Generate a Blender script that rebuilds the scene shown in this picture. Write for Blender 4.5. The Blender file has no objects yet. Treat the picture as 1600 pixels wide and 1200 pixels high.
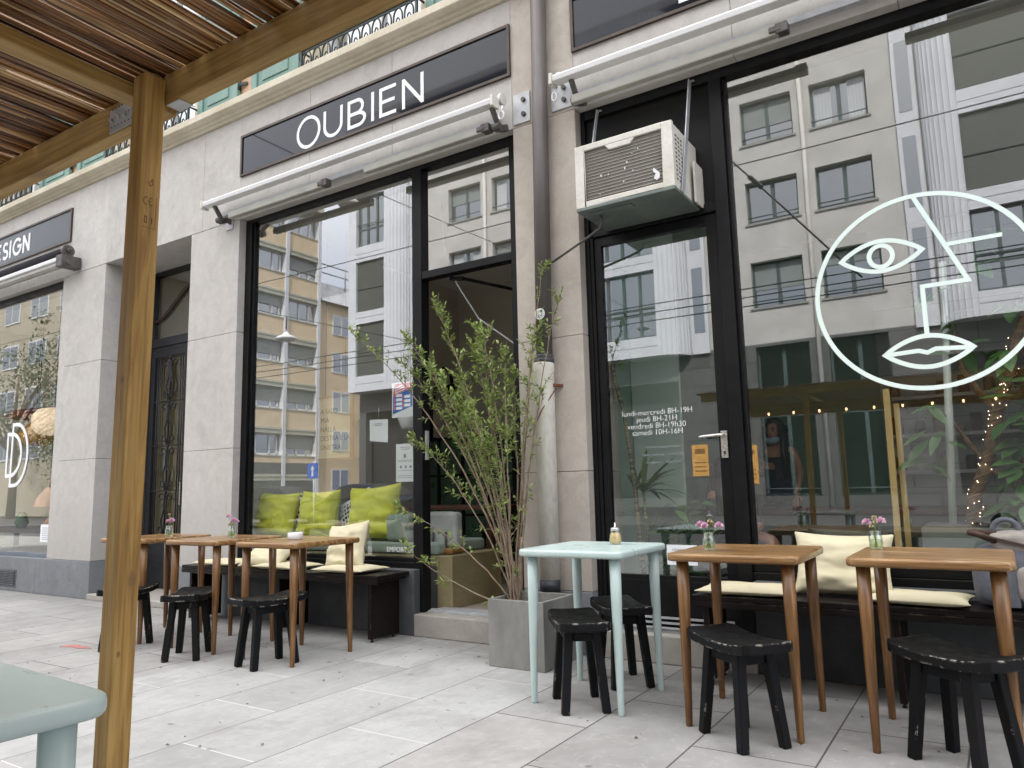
import bpy, bmesh, math, random
from mathutils import Vector, Matrix, noise
R = math.radians
rnd = random.Random(7)
sc = bpy.context.scene
COL = sc.collection

# ------------------------------------------------------------------ camera, world, sun, exposure
cam = bpy.data.cameras.new('camera'); camo = bpy.data.objects.new('camera', cam); COL.objects.link(camo)
cam.sensor_width = 36; cam.lens = 36 * 1161.586 / 1600; cam.clip_start = .02; cam.clip_end = 2000
f = Vector((-0.53366642, 0.83420577, 0.13892761)); r = Vector((0.84040441, 0.54146965, -0.02304434)); u = Vector((0.0944488, -0.10445738, 0.99003438))
M = Matrix.Identity(4)
for i in range(3):
    M[i][0] = r[i]; M[i][1] = u[i]; M[i][2] = -f[i]
M.translation = Vector((0, -4.32, 1.05)); camo.matrix_world = M
sc.camera = camo
SUN_EL, SUN_AZ = 47, 18           # azimuth clockwise from +y: the sun stands behind the cafe, lighting the far side of the street
w = bpy.data.worlds.new('World'); sc.world = w; w.use_nodes = True
nt = w.node_tree; nt.nodes.clear()
out = nt.nodes.new('ShaderNodeOutputWorld'); bg = nt.nodes.new('ShaderNodeBackground')
sky = nt.nodes.new('ShaderNodeTexSky'); sky.sky_type = 'NISHITA'; sky.sun_disc = False
sky.sun_elevation = R(SUN_EL); sky.sun_rotation = R(SUN_AZ); sky.air_density = 1.2; sky.dust_density = 2.5
mix = nt.nodes.new('ShaderNodeMix'); mix.data_type = 'RGBA'
tc = nt.nodes.new('ShaderNodeTexCoord'); nz = nt.nodes.new('ShaderNodeTexNoise'); nz.inputs['Scale'].default_value = 2.2; nz.inputs['Detail'].default_value = 6
mr = nt.nodes.new('ShaderNodeMapRange'); mr.inputs[1].default_value = .3; mr.inputs[2].default_value = .7; mr.inputs[3].default_value = .55; mr.inputs[4].default_value = 1.0
nt.links.new(tc.outputs['Generated'], nz.inputs['Vector']); nt.links.new(nz.outputs['Fac'], mr.inputs[0]); nt.links.new(mr.outputs[0], mix.inputs['Factor'])
sxyz = nt.nodes.new('ShaderNodeSeparateXYZ'); nt.links.new(tc.outputs['Generated'], sxyz.inputs[0])
cr = nt.nodes.new('ShaderNodeValToRGB'); ce = cr.color_ramp.elements; ce[0].position = .05; ce[0].color = (.19, .215, .31, 1); ce[1].position = .85; ce[1].color = (1, .985, .96, 1)
nt.links.new(sxyz.outputs[2], cr.inputs[0]); mul = nt.nodes.new('ShaderNodeVectorMath'); mul.operation = 'SCALE'; mul.inputs['Scale'].default_value = 12.5; nt.links.new(cr.outputs[0], mul.inputs[0])
nt.links.new(sky.outputs[0], mix.inputs['A']); nt.links.new(mul.outputs[0], mix.inputs['B'])
nt.links.new(mix.outputs['Result'], bg.inputs['Color']); bg.inputs['Strength'].default_value = .1
nt.links.new(bg.outputs[0], out.inputs['Surface'])
sun = bpy.data.lights.new('sun', 'SUN'); suno = bpy.data.objects.new('sun', sun); COL.objects.link(suno)
sun.energy = 2.0; sun.angle = R(3); sun.color = (1, .975, .945)
sd = Vector((math.sin(R(SUN_AZ)) * math.cos(R(SUN_EL)), math.cos(R(SUN_AZ)) * math.cos(R(SUN_EL)), math.sin(R(SUN_EL))))
suno.rotation_euler = sd.to_track_quat('Z', 'Y').to_euler()
vs = sc.view_settings; vs.view_transform = 'Standard'; vs.look = 'None'; vs.exposure = 2.06; vs.gamma = 1
sc.cycles.max_bounces = 8; sc.cycles.transparent_max_bounces = 16; sc.cycles.glossy_bounces = 5; sc.cycles.caustics_reflective = False; sc.cycles.caustics_refractive = False

# ------------------------------------------------------------------ materials
def S(a, b, c):
    g = lambda x: ((x / 255 + .055) / 1.055) ** 2.4 if x > 10 else x / 255 / 12.92
    return (g(a), g(b), g(c), 1)
def L4(c): return tuple(c) + ((1,) if len(c) == 3 else ())
class NT:
    def __init__(s, name):
        s.m = bpy.data.materials.new(name); s.m.use_nodes = True; s.t = s.m.node_tree
        s.b = s.t.nodes['Principled BSDF']; s.o = s.t.nodes['Material Output']
    def n(s, t, **k):
        x = s.t.nodes.new(t)
        for a, b in k.items(): setattr(x, a, b)
        return x
    def l(s, a, b): s.t.links.new(a, b)
    def coord(s, scale=(1, 1, 1), rot=(0, 0, 0), kind='Object'):
        t = s.n('ShaderNodeTexCoord'); mp = s.n('ShaderNodeMapping'); mp.inputs['Scale'].default_value = scale; mp.inputs['Rotation'].default_value = rot
        s.l(t.outputs[kind], mp.inputs['Vector']); return mp.outputs[0]
    def noise(s, vec, scale, detail=5, rough=.55, dist=0):
        x = s.n('ShaderNodeTexNoise'); x.inputs['Scale'].default_value = scale; x.inputs['Detail'].default_value = detail; x.inputs['Roughness'].default_value = rough; x.inputs['Distortion'].default_value = dist
        s.l(vec, x.inputs['Vector']); return x.outputs['Fac']
    def ramp(s, fac, stops):
        x = s.n('ShaderNodeValToRGB'); e = x.color_ramp.elements
        while len(e) < len(stops): e.new(.5)
        for i, (p, c) in enumerate(stops): e[i].position = p; e[i].color = L4(c)
        s.l(fac, x.inputs[0]); return x.outputs[0]
    def mixc(s, fac, a, b, mode='MIX'):
        x = s.n('ShaderNodeMix', data_type='RGBA', blend_type=mode)
        for sock, v in ((x.inputs['Factor'], fac), (x.inputs['A'], a), (x.inputs['B'], b)):
            if hasattr(v, 'links') or isinstance(v, bpy.types.NodeSocket): s.l(v, sock)
            else: sock.default_value = L4(v) if isinstance(v, (tuple, list)) else v
        return x.outputs['Result']
    def maprange(s, v, a, b, c, d):
        x = s.n('ShaderNodeMapRange'); s.l(v, x.inputs[0])
        for i, q in enumerate((a, b, c, d)): x.inputs[i + 1].default_value = q
        return x.outputs[0]
    def math(s, op, a, b=None):
        x = s.n('ShaderNodeMath', operation=op)
        for i, v in enumerate((a, b)):
            if v is None: continue
            if isinstance(v, bpy.types.NodeSocket): s.l(v, x.inputs[i])
            else: x.inputs[i].default_value = v
        return x.outputs[0]
    def bump(s, h, st, dist=.01):
        x = s.n('ShaderNodeBump'); x.inputs['Strength'].default_value = st; x.inputs['Distance'].default_value = dist
        s.l(h, x.inputs['Height']); s.l(x.outputs[0], s.b.inputs['Normal'])
    def col(s, c): s.l(c, s.b.inputs['Base Color'])
def pm(name, c1, c2=None, scale=4, rough=.6, bump=0, stretch=(1, 1, 1), metal=0, spec=.5, detail=6, lo=.35, hi=.65, fine=0, rvar=.1):
    m = NT(name); c2 = c2 or tuple(x * .85 for x in c1[:3])
    v = m.coord(stretch); n1 = m.noise(v, scale, detail)
    c = m.ramp(n1, [(lo, c1), (hi, c2)])
    if fine:
        n2 = m.noise(v, scale * 14, 3); c = m.mixc(m.maprange(n2, .45, .7, 0, fine), c, tuple(x * .55 for x in c1[:3]))
    m.col(c); m.b.inputs['Metallic'].default_value = metal; m.b.inputs['Specular IOR Level'].default_value = spec
    n3 = m.noise(v, scale * 3, 4); m.l(m.maprange(n3, .3, .7, max(.02, rough - rvar), min(1, rough + rvar)), m.b.inputs['Roughness'])
    if bump: m.bump(m.noise(v, scale * 8, 6), bump)
    return m.m
def stone_mat(name, c1, c2, c3, warm=1):
    m = NT(name); v = m.coord()
    big = m.noise(v, .9, 6, .6, .6); mid = m.noise(v, 5, 8, .65, 1.2); fine = m.noise(v, 60, 4)
    c = m.ramp(big, [(.3, c1), (.52, c2), (.72, c3)])
    c = m.mixc(m.maprange(mid, .38, .66, 0, .7), c, tuple(min(1, x * 1.2) for x in c2[:3])); m3 = m.noise(v, 13, 6, .7, .5); c = m.mixc(m.maprange(m3, .46, .7, 0, .26), c, tuple(x * .76 for x in c1[:3]))
    vein = m.noise(v, 2.2, 4, .5, 2.5); vv = m.math('ABSOLUTE', m.math('SUBTRACT', vein, .5))
    c = m.mixc(m.maprange(vv, 0, .006, .2, 0), c, (.8, .76, .72))
    c = m.mixc(m.maprange(fine, .5, .75, 0, .16), c, (.22, .19, .17))
    st = m.noise(m.coord((5, 5, .5)), 2.2, 5); c = m.mixc(m.maprange(st, .55, .8, 0, .16), c, tuple(x * .55 for x in c1[:3]))
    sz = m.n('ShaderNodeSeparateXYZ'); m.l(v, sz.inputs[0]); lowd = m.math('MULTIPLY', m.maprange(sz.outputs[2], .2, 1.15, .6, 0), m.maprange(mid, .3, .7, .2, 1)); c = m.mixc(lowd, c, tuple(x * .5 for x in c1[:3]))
    ed = m.noise(v, 3.1, 3, .5, .4); c = m.mixc(m.maprange(ed, .62, .66, 0, .18), c, tuple(x * .6 for x in c3[:3]))
    gi_ = m.n('ShaderNodeNewGeometry'); c = m.mixc(m.maprange(gi_.outputs['Random Per Island'], 0, 1, 0, .22), c, tuple(x * .72 for x in c3[:3]))
    m.col(c); m.b.inputs['Roughness'].default_value = .62; m.b.inputs['Specular IOR Level'].default_value = .3
    m.bump(m.noise(v, 90, 5), .12, .003); return m.m
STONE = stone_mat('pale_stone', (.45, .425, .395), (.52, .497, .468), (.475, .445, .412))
STONE_B = stone_mat('browner_stone', (.40, .352, .302), (.48, .432, .38), (.43, .375, .322))  # browner, darker stone tone for the middle and far right pilasters
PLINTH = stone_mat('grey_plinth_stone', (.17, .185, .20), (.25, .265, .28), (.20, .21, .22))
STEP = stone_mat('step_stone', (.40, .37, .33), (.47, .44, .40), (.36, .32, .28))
CORNICE = pm('cream_cornice', S(210, 201, 180), S(188, 178, 154), 2.5, .7, .15, fine=.25)
STUCCO = pm('peach_stucco', S(214, 180, 148), S(196, 160, 128), 2, .85, .2)
CREAMST = pm('cream_trim', S(222, 212, 190), S(205, 194, 168), 3, .75, .1)
SHUT = pm('green_shutter_paint', S(118, 148, 137), S(104, 136, 126), 5, .5, .05, (1, 1, .3), fine=.15)
GREENIRON = pm('dark_green_iron', S(24, 40, 36), S(18, 30, 28), 8, .45, .05)
BLACK = pm('black_metal_paint', (.0042, .0042, .0046), (.0075, .0075, .008), 6, .42, .04, spec=.2)
IRON = pm('wrought_iron', (.008, .009, .011), (.014, .015, .018), 9, .5, .05)
DARKPANEL = pm('black_matt_panel', (.005, .005, .005), (.009, .0087, .0083), 2, .5, .03, spec=.2)
WHITE = pm('white_paint', (.72, .72, .72), (.66, .66, .66), 4, .4, .02)
LETTER = pm('white_lettering', (.86, .86, .86), (.84, .84, .84), 4, .5)
CREAMMETAL = pm('cream_metal', S(166, 165, 156), S(150, 149, 140), 4, .45, .03)
GREYMETAL = pm('galvanised_steel', (.50, .51, .52), (.40, .41, .43), 14, .45, .05, metal=.25)
DARKMETAL = pm('dark_bracket_metal', (.12, .11, .10), (.07, .065, .06), 12, .5, .1, metal=.4)
PIPE = pm('brown_grey_pipe', S(92, 85, 82), S(80, 74, 71), 5, .5, .05, (1, 1, .3), fine=.2)
PIPEW = pm('white_painted_pipe', S(226, 222, 212), S(206, 200, 186), 4, .6, .1, (1, 1, .35), fine=.35)
BLUEBASE = pm('dark_blue_base', S(44, 48, 58), S(36, 38, 46), 6, .6)
ACW = pm('aged_white_plastic', S(216, 213, 204), S(200, 196, 184), 5, .5, .04, fine=.3)
ACPAN = pm('grey_green_pan', S(112, 122, 116), S(92, 102, 98), 4, .5, .05, fine=.3)
MINT = pm('mint_green_paint', S(186, 203, 199), S(178, 196, 192), 3, .34, .03, (1, 1, .4))
YELLOW = pm('lime_linen', S(224, 224, 88), S(208, 210, 66), 4, .9, .0)
CREAMF = pm('cream_cotton', S(212, 203, 174), S(200, 190, 158), 4, .9, .0)
GREYF = pm('pale_grey_fabric', S(176, 178, 174), S(150, 152, 150), 6, .95, .2)
GREENF = pm('sage_upholstery', S(150, 164, 152), S(136, 150, 140), 6, .95, .2)
CONC = pm('planter_concrete', S(150, 149, 144), S(112, 111, 107), 3.2, .75, .15, (1, 1, .4), fine=.35)
BENCHG = pm('dark_grey_concrete', S(86, 88, 90), S(62, 64, 66), 3, .8, .2, fine=.3)
SOIL = pm('grey_soil', S(110, 108, 106), S(78, 76, 74), 18, .95, .6)
PLY = pm('olive_plywood', S(164, 150, 114), S(138, 126, 96), 2.6, .6, .05, (1, 1, 1), fine=.4)
BARK = pm('pale_brown_bark', S(146, 128, 108), S(112, 96, 80), 20, .8, .3)
BARK2 = pm('ficus_bark', S(140, 112, 78), S(86, 66, 44), 16, .85, .6, (1, 1, 2))
STRIPE = pm('ringed_stem', S(160, 150, 110), S(58, 56, 36), 30, .7, .2, (.2, .2, 2))
CHROME = pm('brushed_nickel', (.62, .60, .56), (.55, .53, .5), 20, .3, .02, metal=1)
PAPER = pm('white_paper', (.86, .88, .90), (.82, .84, .86), 3, .7)
PAPERG = pm('sheet_print_grey', S(150, 152, 158), S(130, 134, 140), 60, .7)
BLUE = pm('poster_blue', S(52, 112, 190), S(44, 98, 176), 3, .5)
RED = pm('poster_red', S(226, 92, 104), S(214, 78, 92), 3, .5)
ORANGEP = pm('amber_paper', S(222, 170, 92), S(208, 154, 76), 4, .7)
INK = pm('black_ink', (.02, .02, .02), (.03, .03, .03), 3, .6)
WALLG = pm('pale_green_wall', S(140, 168, 150), S(130, 158, 140), 1.4, .85, .05)
WALLO = pm('olive_grey_wall', S(206, 198, 184), S(196, 188, 174), 1.2, .9, .05)
WALLD = pm('dark_interior_wall', S(74, 82, 76), S(60, 68, 64), 1.2, .9)
WALLP = pm('grey_panel_wall', S(150, 150, 148), S(130, 130, 128), 2, .85, .05)
CEIL = pm('ceiling_plaster', S(232, 230, 222), S(224, 222, 214), 1, .9)
FLOORI = pm('interior_concrete_floor', S(178, 168, 152), S(160, 150, 136), 2, .45, .03)
DARKWOOD = pm('dark_brown_wood', S(84, 50, 34), S(60, 36, 24), 4, .45, .05, (1, 8, 8))
SKIN = pm('skin', S(206, 154, 126), S(196, 142, 114), 6, .5)
HAIR = pm('dark_hair', (.012, .009, .008), (.02, .014, .012), 40, .4, .2, (4, 4, .3))
CLOTH = pm('black_cloth', (.012, .012, .014), (.02, .02, .024), 20, .9, .2)
JEANS = pm('dark_denim', S(36, 44, 62), S(28, 34, 48), 30, .9, .2)
MASKM = pm('pale_blue_mask', S(176, 200, 214), S(166, 190, 206), 20, .9)
ASPH = pm('asphalt', (.055, .055, .057), (.04, .04, .042), 8, .85, .4, fine=.2)
KERB = pm('granite_kerb', (.32, .31, .30), (.25, .24, .23), 14, .75, .2)
GRST = pm('grey_stucco', S(202, 199, 194), S(186, 183, 178), 1.1, .85, .1, fine=.12)
GRTILE = None
WHITEP = pm('white_bay_panel', S(216, 217, 221), S(206, 207, 212), 1.5, .5, .02)
OPPFR = pm('slate_window_frame', S(78, 92, 92), S(66, 80, 80), 4, .5)
BLIND = None
TANS = pm('tan_stucco', S(220, 198, 166), S(212, 188, 154), .8, .85, .05)
BEIGEB = pm('beige_band', S(184, 182, 166), S(172, 170, 154), .8, .8, .05)
CANEBROWN = pm('bag_brown_leather', S(70, 48, 36), S(54, 36, 28), 10, .6, .1)
BAGG = pm('bag_grey_canvas', S(98, 100, 108), S(86, 88, 96), 30, .9, .2)
BAGB = pm('bag_beige_canvas', S(152, 145, 139), S(138, 131, 125), 30, .9, .2)
SIGNBLUE = pm('traffic_blue', S(40, 96, 190), S(36, 88, 178), 4, .4)
PINKF = pm('pink_petals', S(222, 186, 206), S(204, 158, 186), 60, .8)
STEMG = pm('flower_stem_green', S(96, 124, 60), S(76, 104, 48), 20, .6)
SUGAR = pm('cane_sugar', S(222, 192, 136), S(206, 172, 112), 120, .8)
REDMARK = pm('red_spray_paint', S(176, 118, 114), S(168, 106, 102), 30, .8)
PEACHL = NT('lit_peach_shade'); PEACHL.b.inputs['Base Color'].default_value = S(236, 206, 176); PEACHL.b.inputs['Emission Color'].default_value = (1, .74, .5, 1); PEACHL.b.inputs['Emission Strength'].default_value = .10; PEACHL = PEACHL.m
AMBERG = pm('amber_glass_shade', S(206, 150, 70), S(186, 128, 50), 3, .15)
def emis(name, c, st):
    m = NT(name); m.b.inputs['Base Color'].default_value = L4(c); m.b.inputs['Emission Color'].default_value = L4(c); m.b.inputs['Emission Strength'].default_value = st; return m.m
BULB = emis('warm_bulb', (1, .56, .26), 3.2)
FAIRY = emis('fairy_bulb', (1, .72, .5), 2.6)

def leaf_mat(name, c1, c2, rough=.45, tr=.25):
    m = NT(name); v = m.coord(); n1 = m.noise(v, 9, 3); oi = m.n('ShaderNodeNewGeometry')
    c = m.ramp(oi.outputs['Random Per Island'], [(0, c1), (1, c2)]); c = m.mixc(m.maprange(n1, .3, .7, 0, .35), c, tuple(x * .6 for x in c1[:3]))
    m.col(c); m.b.inputs['Roughness'].default_value = rough
    t = m.n('ShaderNodeBsdfTranslucent'); m.l(c, t.inputs['Color']); x = m.n('ShaderNodeMixShader'); x.inputs[0].default_value = tr
    m.l(m.b.outputs[0], x.inputs[1]); m.l(t.outputs[0], x.inputs[2]); m.l(x.outputs[0], m.o.inputs['Surface']); return m.m
LEAF = leaf_mat('shrub_leaf', (.14, .22, .05), (.40, .49, .14))
LEAFD = leaf_mat('rubber_leaf', (.07, .16, .05), (.13, .26, .08), .28, .15)
LEAFT = leaf_mat('tree_leaf', (.04, .08, .022), (.09, .14, .04))
VARIEG = leaf_mat('dracaena_leaf', (.08, .17, .05), (.22, .32, .11), .35)

def glass_mat(name, base, edge, tint=(.965, .985, .97), rough=0.0):
    m = NT(name); lw = m.n('ShaderNodeLayerWeight'); lw.inputs['Blend'].default_value = .5
    fac = m.maprange(m.math('POWER', lw.outputs['Facing'], 2.0), 0, 1, base, edge)
    t = m.n('ShaderNodeBsdfTransparent'); t.inputs[0].default_value = L4(tint); g = m.n('ShaderNodeBsdfGlossy'); g.inputs['Roughness'].default_value = rough; g.inputs['Color'].default_value = (.95, .97, .97, 1)
    v = m.coord(); bp = m.n('ShaderNodeBump'); bp.inputs['Strength'].default_value = .045; bp.inputs['Distance'].default_value = .02
    m.l(m.noise(v, .8, 1), bp.inputs['Height']); m.l(bp.outputs[0], g.inputs['Normal'])
    x = m.n('ShaderNodeMixShader'); m.l(fac, x.inputs[0]); m.l(t.outputs[0], x.inputs[1]); m.l(g.outputs[0], x.inputs[2]); m.l(x.outputs[0], m.o.inputs['Surface']); return m.m
GLASS = glass_mat('shop_window_glass', .21, .8)
GLASSIN = NT('inner_glass_face'); _t = GLASSIN.n('ShaderNodeBsdfTransparent'); _t.inputs[0].default_value = (.97, .98, .97, 1); GLASSIN.l(_t.outputs[0], GLASSIN.o.inputs['Surface']); GLASSIN = GLASSIN.m
GLASSD = glass_mat('design_shop_glass', .12, .5)
JARG = glass_mat('jar_glass', .10, .7, (.93, .96, .93))
OPPGL = NT('street_window_glass'); OPPGL.b.inputs['Base Color'].default_value = (.03, .04, .045, 1); OPPGL.b.inputs['Roughness'].default_value = .3
_g = OPPGL.n('ShaderNodeBsdfGlossy'); _g.inputs['Roughness'].default_value = .01; _x = OPPGL.n('ShaderNodeMixShader'); _x.inputs[0].default_value = .5; OPPGL.l(OPPGL.b.outputs[0], _x.inputs[1]); OPPGL.l(_g.outputs[0], _x.inputs[2]); OPPGL.l(_x.outputs[0], OPPGL.o.inputs['Surface']); OPPGL = OPPGL.m
SHOPGL = pm('dark_green_shop_glass', (.012, .015, .014), (.007, .010, .010), .8, .2, spec=.35)
def sign_mat():
    m = NT('dark_glass_sign'); m.b.inputs['Base Color'].default_value = (.007, .009, .015, 1); m.b.inputs['Roughness'].default_value = .03; m.b.inputs['Specular IOR Level'].default_value = .38; return m.m
SIGNG = sign_mat()
def sign_mat2():
    m = NT('slate_grey_sign'); m.b.inputs['Base Color'].default_value = S(62, 70, 78); m.b.inputs['Roughness'].default_value = .25; return m.m
SIGNS = sign_mat2()
def wood_mat(name, c1, c2, c3, axis=0, rough=.38, knots=True):
    m = NT(name); st = [11, 11, 11]; st[axis] = .8; v = m.coord(tuple(st))
    g = m.noise(v, 3.2, 8, .6, .8); c = m.ramp(g, [(.36, c1), (.5, c2), (.64, c3)])
    st2 = [90, 90, 90]; st2[axis] = 2.5; fn = m.noise(m.coord(tuple(st2)), 1.6, 3)
    c = m.mixc(m.maprange(fn, .48, .68, 0, .5), c, tuple(x * .5 for x in c1[:3]))
    if knots:
        vo = m.n('ShaderNodeTexVoronoi'); s3 = [3.2, 3.2, 3.2]; s3[axis] = 1.1; m.l(m.coord(tuple(s3)), vo.inputs['Vector']); vo.inputs['Scale'].default_value = 1.2
        k = m.maprange(vo.outputs['Distance'], .03, .10, 1, 0); c = m.mixc(m.math('MULTIPLY', k, .7), c, (.09, .045, .02))
    m.col(c); m.b.inputs['Roughness'].default_value = rough; m.bump(fn, .08, .002); return m.m
TOPW = wood_mat('oiled_table_wood', S(100, 70, 40), S(138, 102, 62), S(166, 130, 86), 0, .28, False)
LEGW = wood_mat('table_leg_wood', S(86, 56, 30), S(110, 76, 42), S(130, 94, 56), 2, .33, False)
PINE = wood_mat('pine_post', S(142, 106, 52), S(168, 132, 68), S(186, 152, 88), 2, .6)
def post_mat():
    PINE.name = 'pine_post'; t = PINE.node_tree; b = t.nodes['Principled BSDF']; src = b.inputs['Base Color'].links[0].from_socket; tcn = t.nodes.new('ShaderNodeTexCoord'); nzz = t.nodes.new('ShaderNodeTexNoise'); nzz.inputs['Scale'].default_value = 40; t.links.new(tcn.outputs['Object'], nzz.inputs['Vector'])
    for (x, y, z, a, c_) in KNOTS:
        sb = t.nodes.new('ShaderNodeVectorMath'); sb.operation = 'SUBTRACT'; sb.inputs[1].default_value = (x, y, z); t.links.new(tcn.outputs['Object'], sb.inputs[0])
        ml = t.nodes.new('ShaderNodeVectorMath'); ml.operation = 'MULTIPLY'; ml.inputs[1].default_value = (1 / a, 1 / a, .62 / a); t.links.new(sb.outputs[0], ml.inputs[0])
        ln = t.nodes.new('ShaderNodeVectorMath'); ln.operation = 'LENGTH'; t.links.new(ml.outputs[0], ln.inputs[0]); ad = t.nodes.new('ShaderNodeMath'); ad.operation = 'MULTIPLY_ADD'; ad.inputs[1].default_value = .5; t.links.new(nzz.outputs['Fac'], ad.inputs[0]); t.links.new(ln.outputs['Value'], ad.inputs[2])
        rp = t.nodes.new('ShaderNodeValToRGB'); e = rp.color_ramp.elements; e[0].position = .28; e[0].color = (1, 1, 1, 1); e[1].position = 1.0; e[1].color = (0, 0, 0, 1); e.new(.5).color = (.42, .42, .42, 1); e.new(.62).color = (.55, .55, .55, 1); e.new(.74).color = (.15, .15, .15, 1); t.links.new(ad.outputs[0], rp.inputs[0])
        mx = t.nodes.new('ShaderNodeMix'); mx.data_type = 'RGBA'; mx.inputs['B'].default_value = L4(c_); t.links.new(rp.outputs[0], mx.inputs['Factor']); t.links.new(src, mx.inputs['A']); src = mx.outputs['Result']
    t.links.new(src, b.inputs['Base Color'])
KNOTS = [(-1.536, -3.412, .88, .021, (.16, .085, .035)), (-1.538, -3.432, .733, .008, (.05, .02, .012)), (-1.55, -3.446, 1.30, .012, (.10, .05, .025))]
post_mat()
PINEX = wood_mat('pine_beam', S(142, 110, 58), S(164, 132, 74), S(180, 148, 92), 0, .6)
PINEY = wood_mat('pine_cross_beam', S(142, 110, 58), S(164, 132, 74), S(180, 148, 92), 1, .6)
BENCHW = wood_mat('black_stained_wood', (.022, .016, .013), (.03, .022, .018), (.045, .034, .027), 0, .35, False)
def cane_mat():
    m = NT('dry_reed_cane'); gi = m.n('ShaderNodeNewGeometry'); v = m.coord((30, 3, 30))
    c = m.ramp(gi.outputs['Random Per Island'], [(0, S(70, 42, 20)), (.4, S(124, 82, 42)), (.8, S(166, 120, 68)), (1, S(226, 196, 146))])
    c = m.mixc(m.maprange(m.noise(v, 2, 4), .42, .7, 0, .65), c, S(58, 34, 18)); m.col(c); m.b.inputs['Roughness'].default_value = .38; return m.m
CANE = cane_mat()
def chipped(name, c, chip, thr=.5, rad=.006, rough=.5):
    m = NT(name); v = m.coord(); bv = m.n('ShaderNodeBevel', samples=4); bv.inputs['Radius'].default_value = rad
    g = m.n('ShaderNodeNewGeometry'); d = m.n('ShaderNodeVectorMath', operation='DOT_PRODUCT'); m.l(bv.outputs[0], d.inputs[0]); m.l(g.outputs['Normal'], d.inputs[1])
    e = m.maprange(d.outputs['Value'], .90, .985, 1, 0); n1 = m.noise(v, 16, 5, .7); k = m.maprange(n1, thr, thr + .05, 0, 1)
    f = m.math('MULTIPLY', e, k); base = m.mixc(m.maprange(m.noise(v, 5, 5), .4, .7, 0, .5), c, tuple(x * 1.8 for x in c[:3]))
    m.col(m.mixc(f, base, chip)); m.b.inputs['Specular IOR Level'].default_value = .17; m.l(m.maprange(m.noise(v, 20, 4), .3, .7, rough - .1, rough + .15), m.b.inputs['Roughness']); m.bump(m.noise(v, 60, 3), .05, .002); return m.m
STOOLB = chipped('chipped_black_paint', (.0045, .0047, .0052), (.62, .57, .50), .52, .010)
STOOLL = chipped('scuffed_black_paint', (.0045, .0047, .0052), (.60, .52, .44), .60, .006)
BENCHE = chipped('worn_bench_board', (.010, .0075, .0065), (.20, .14, .09), .55, .006, .36)
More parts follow.
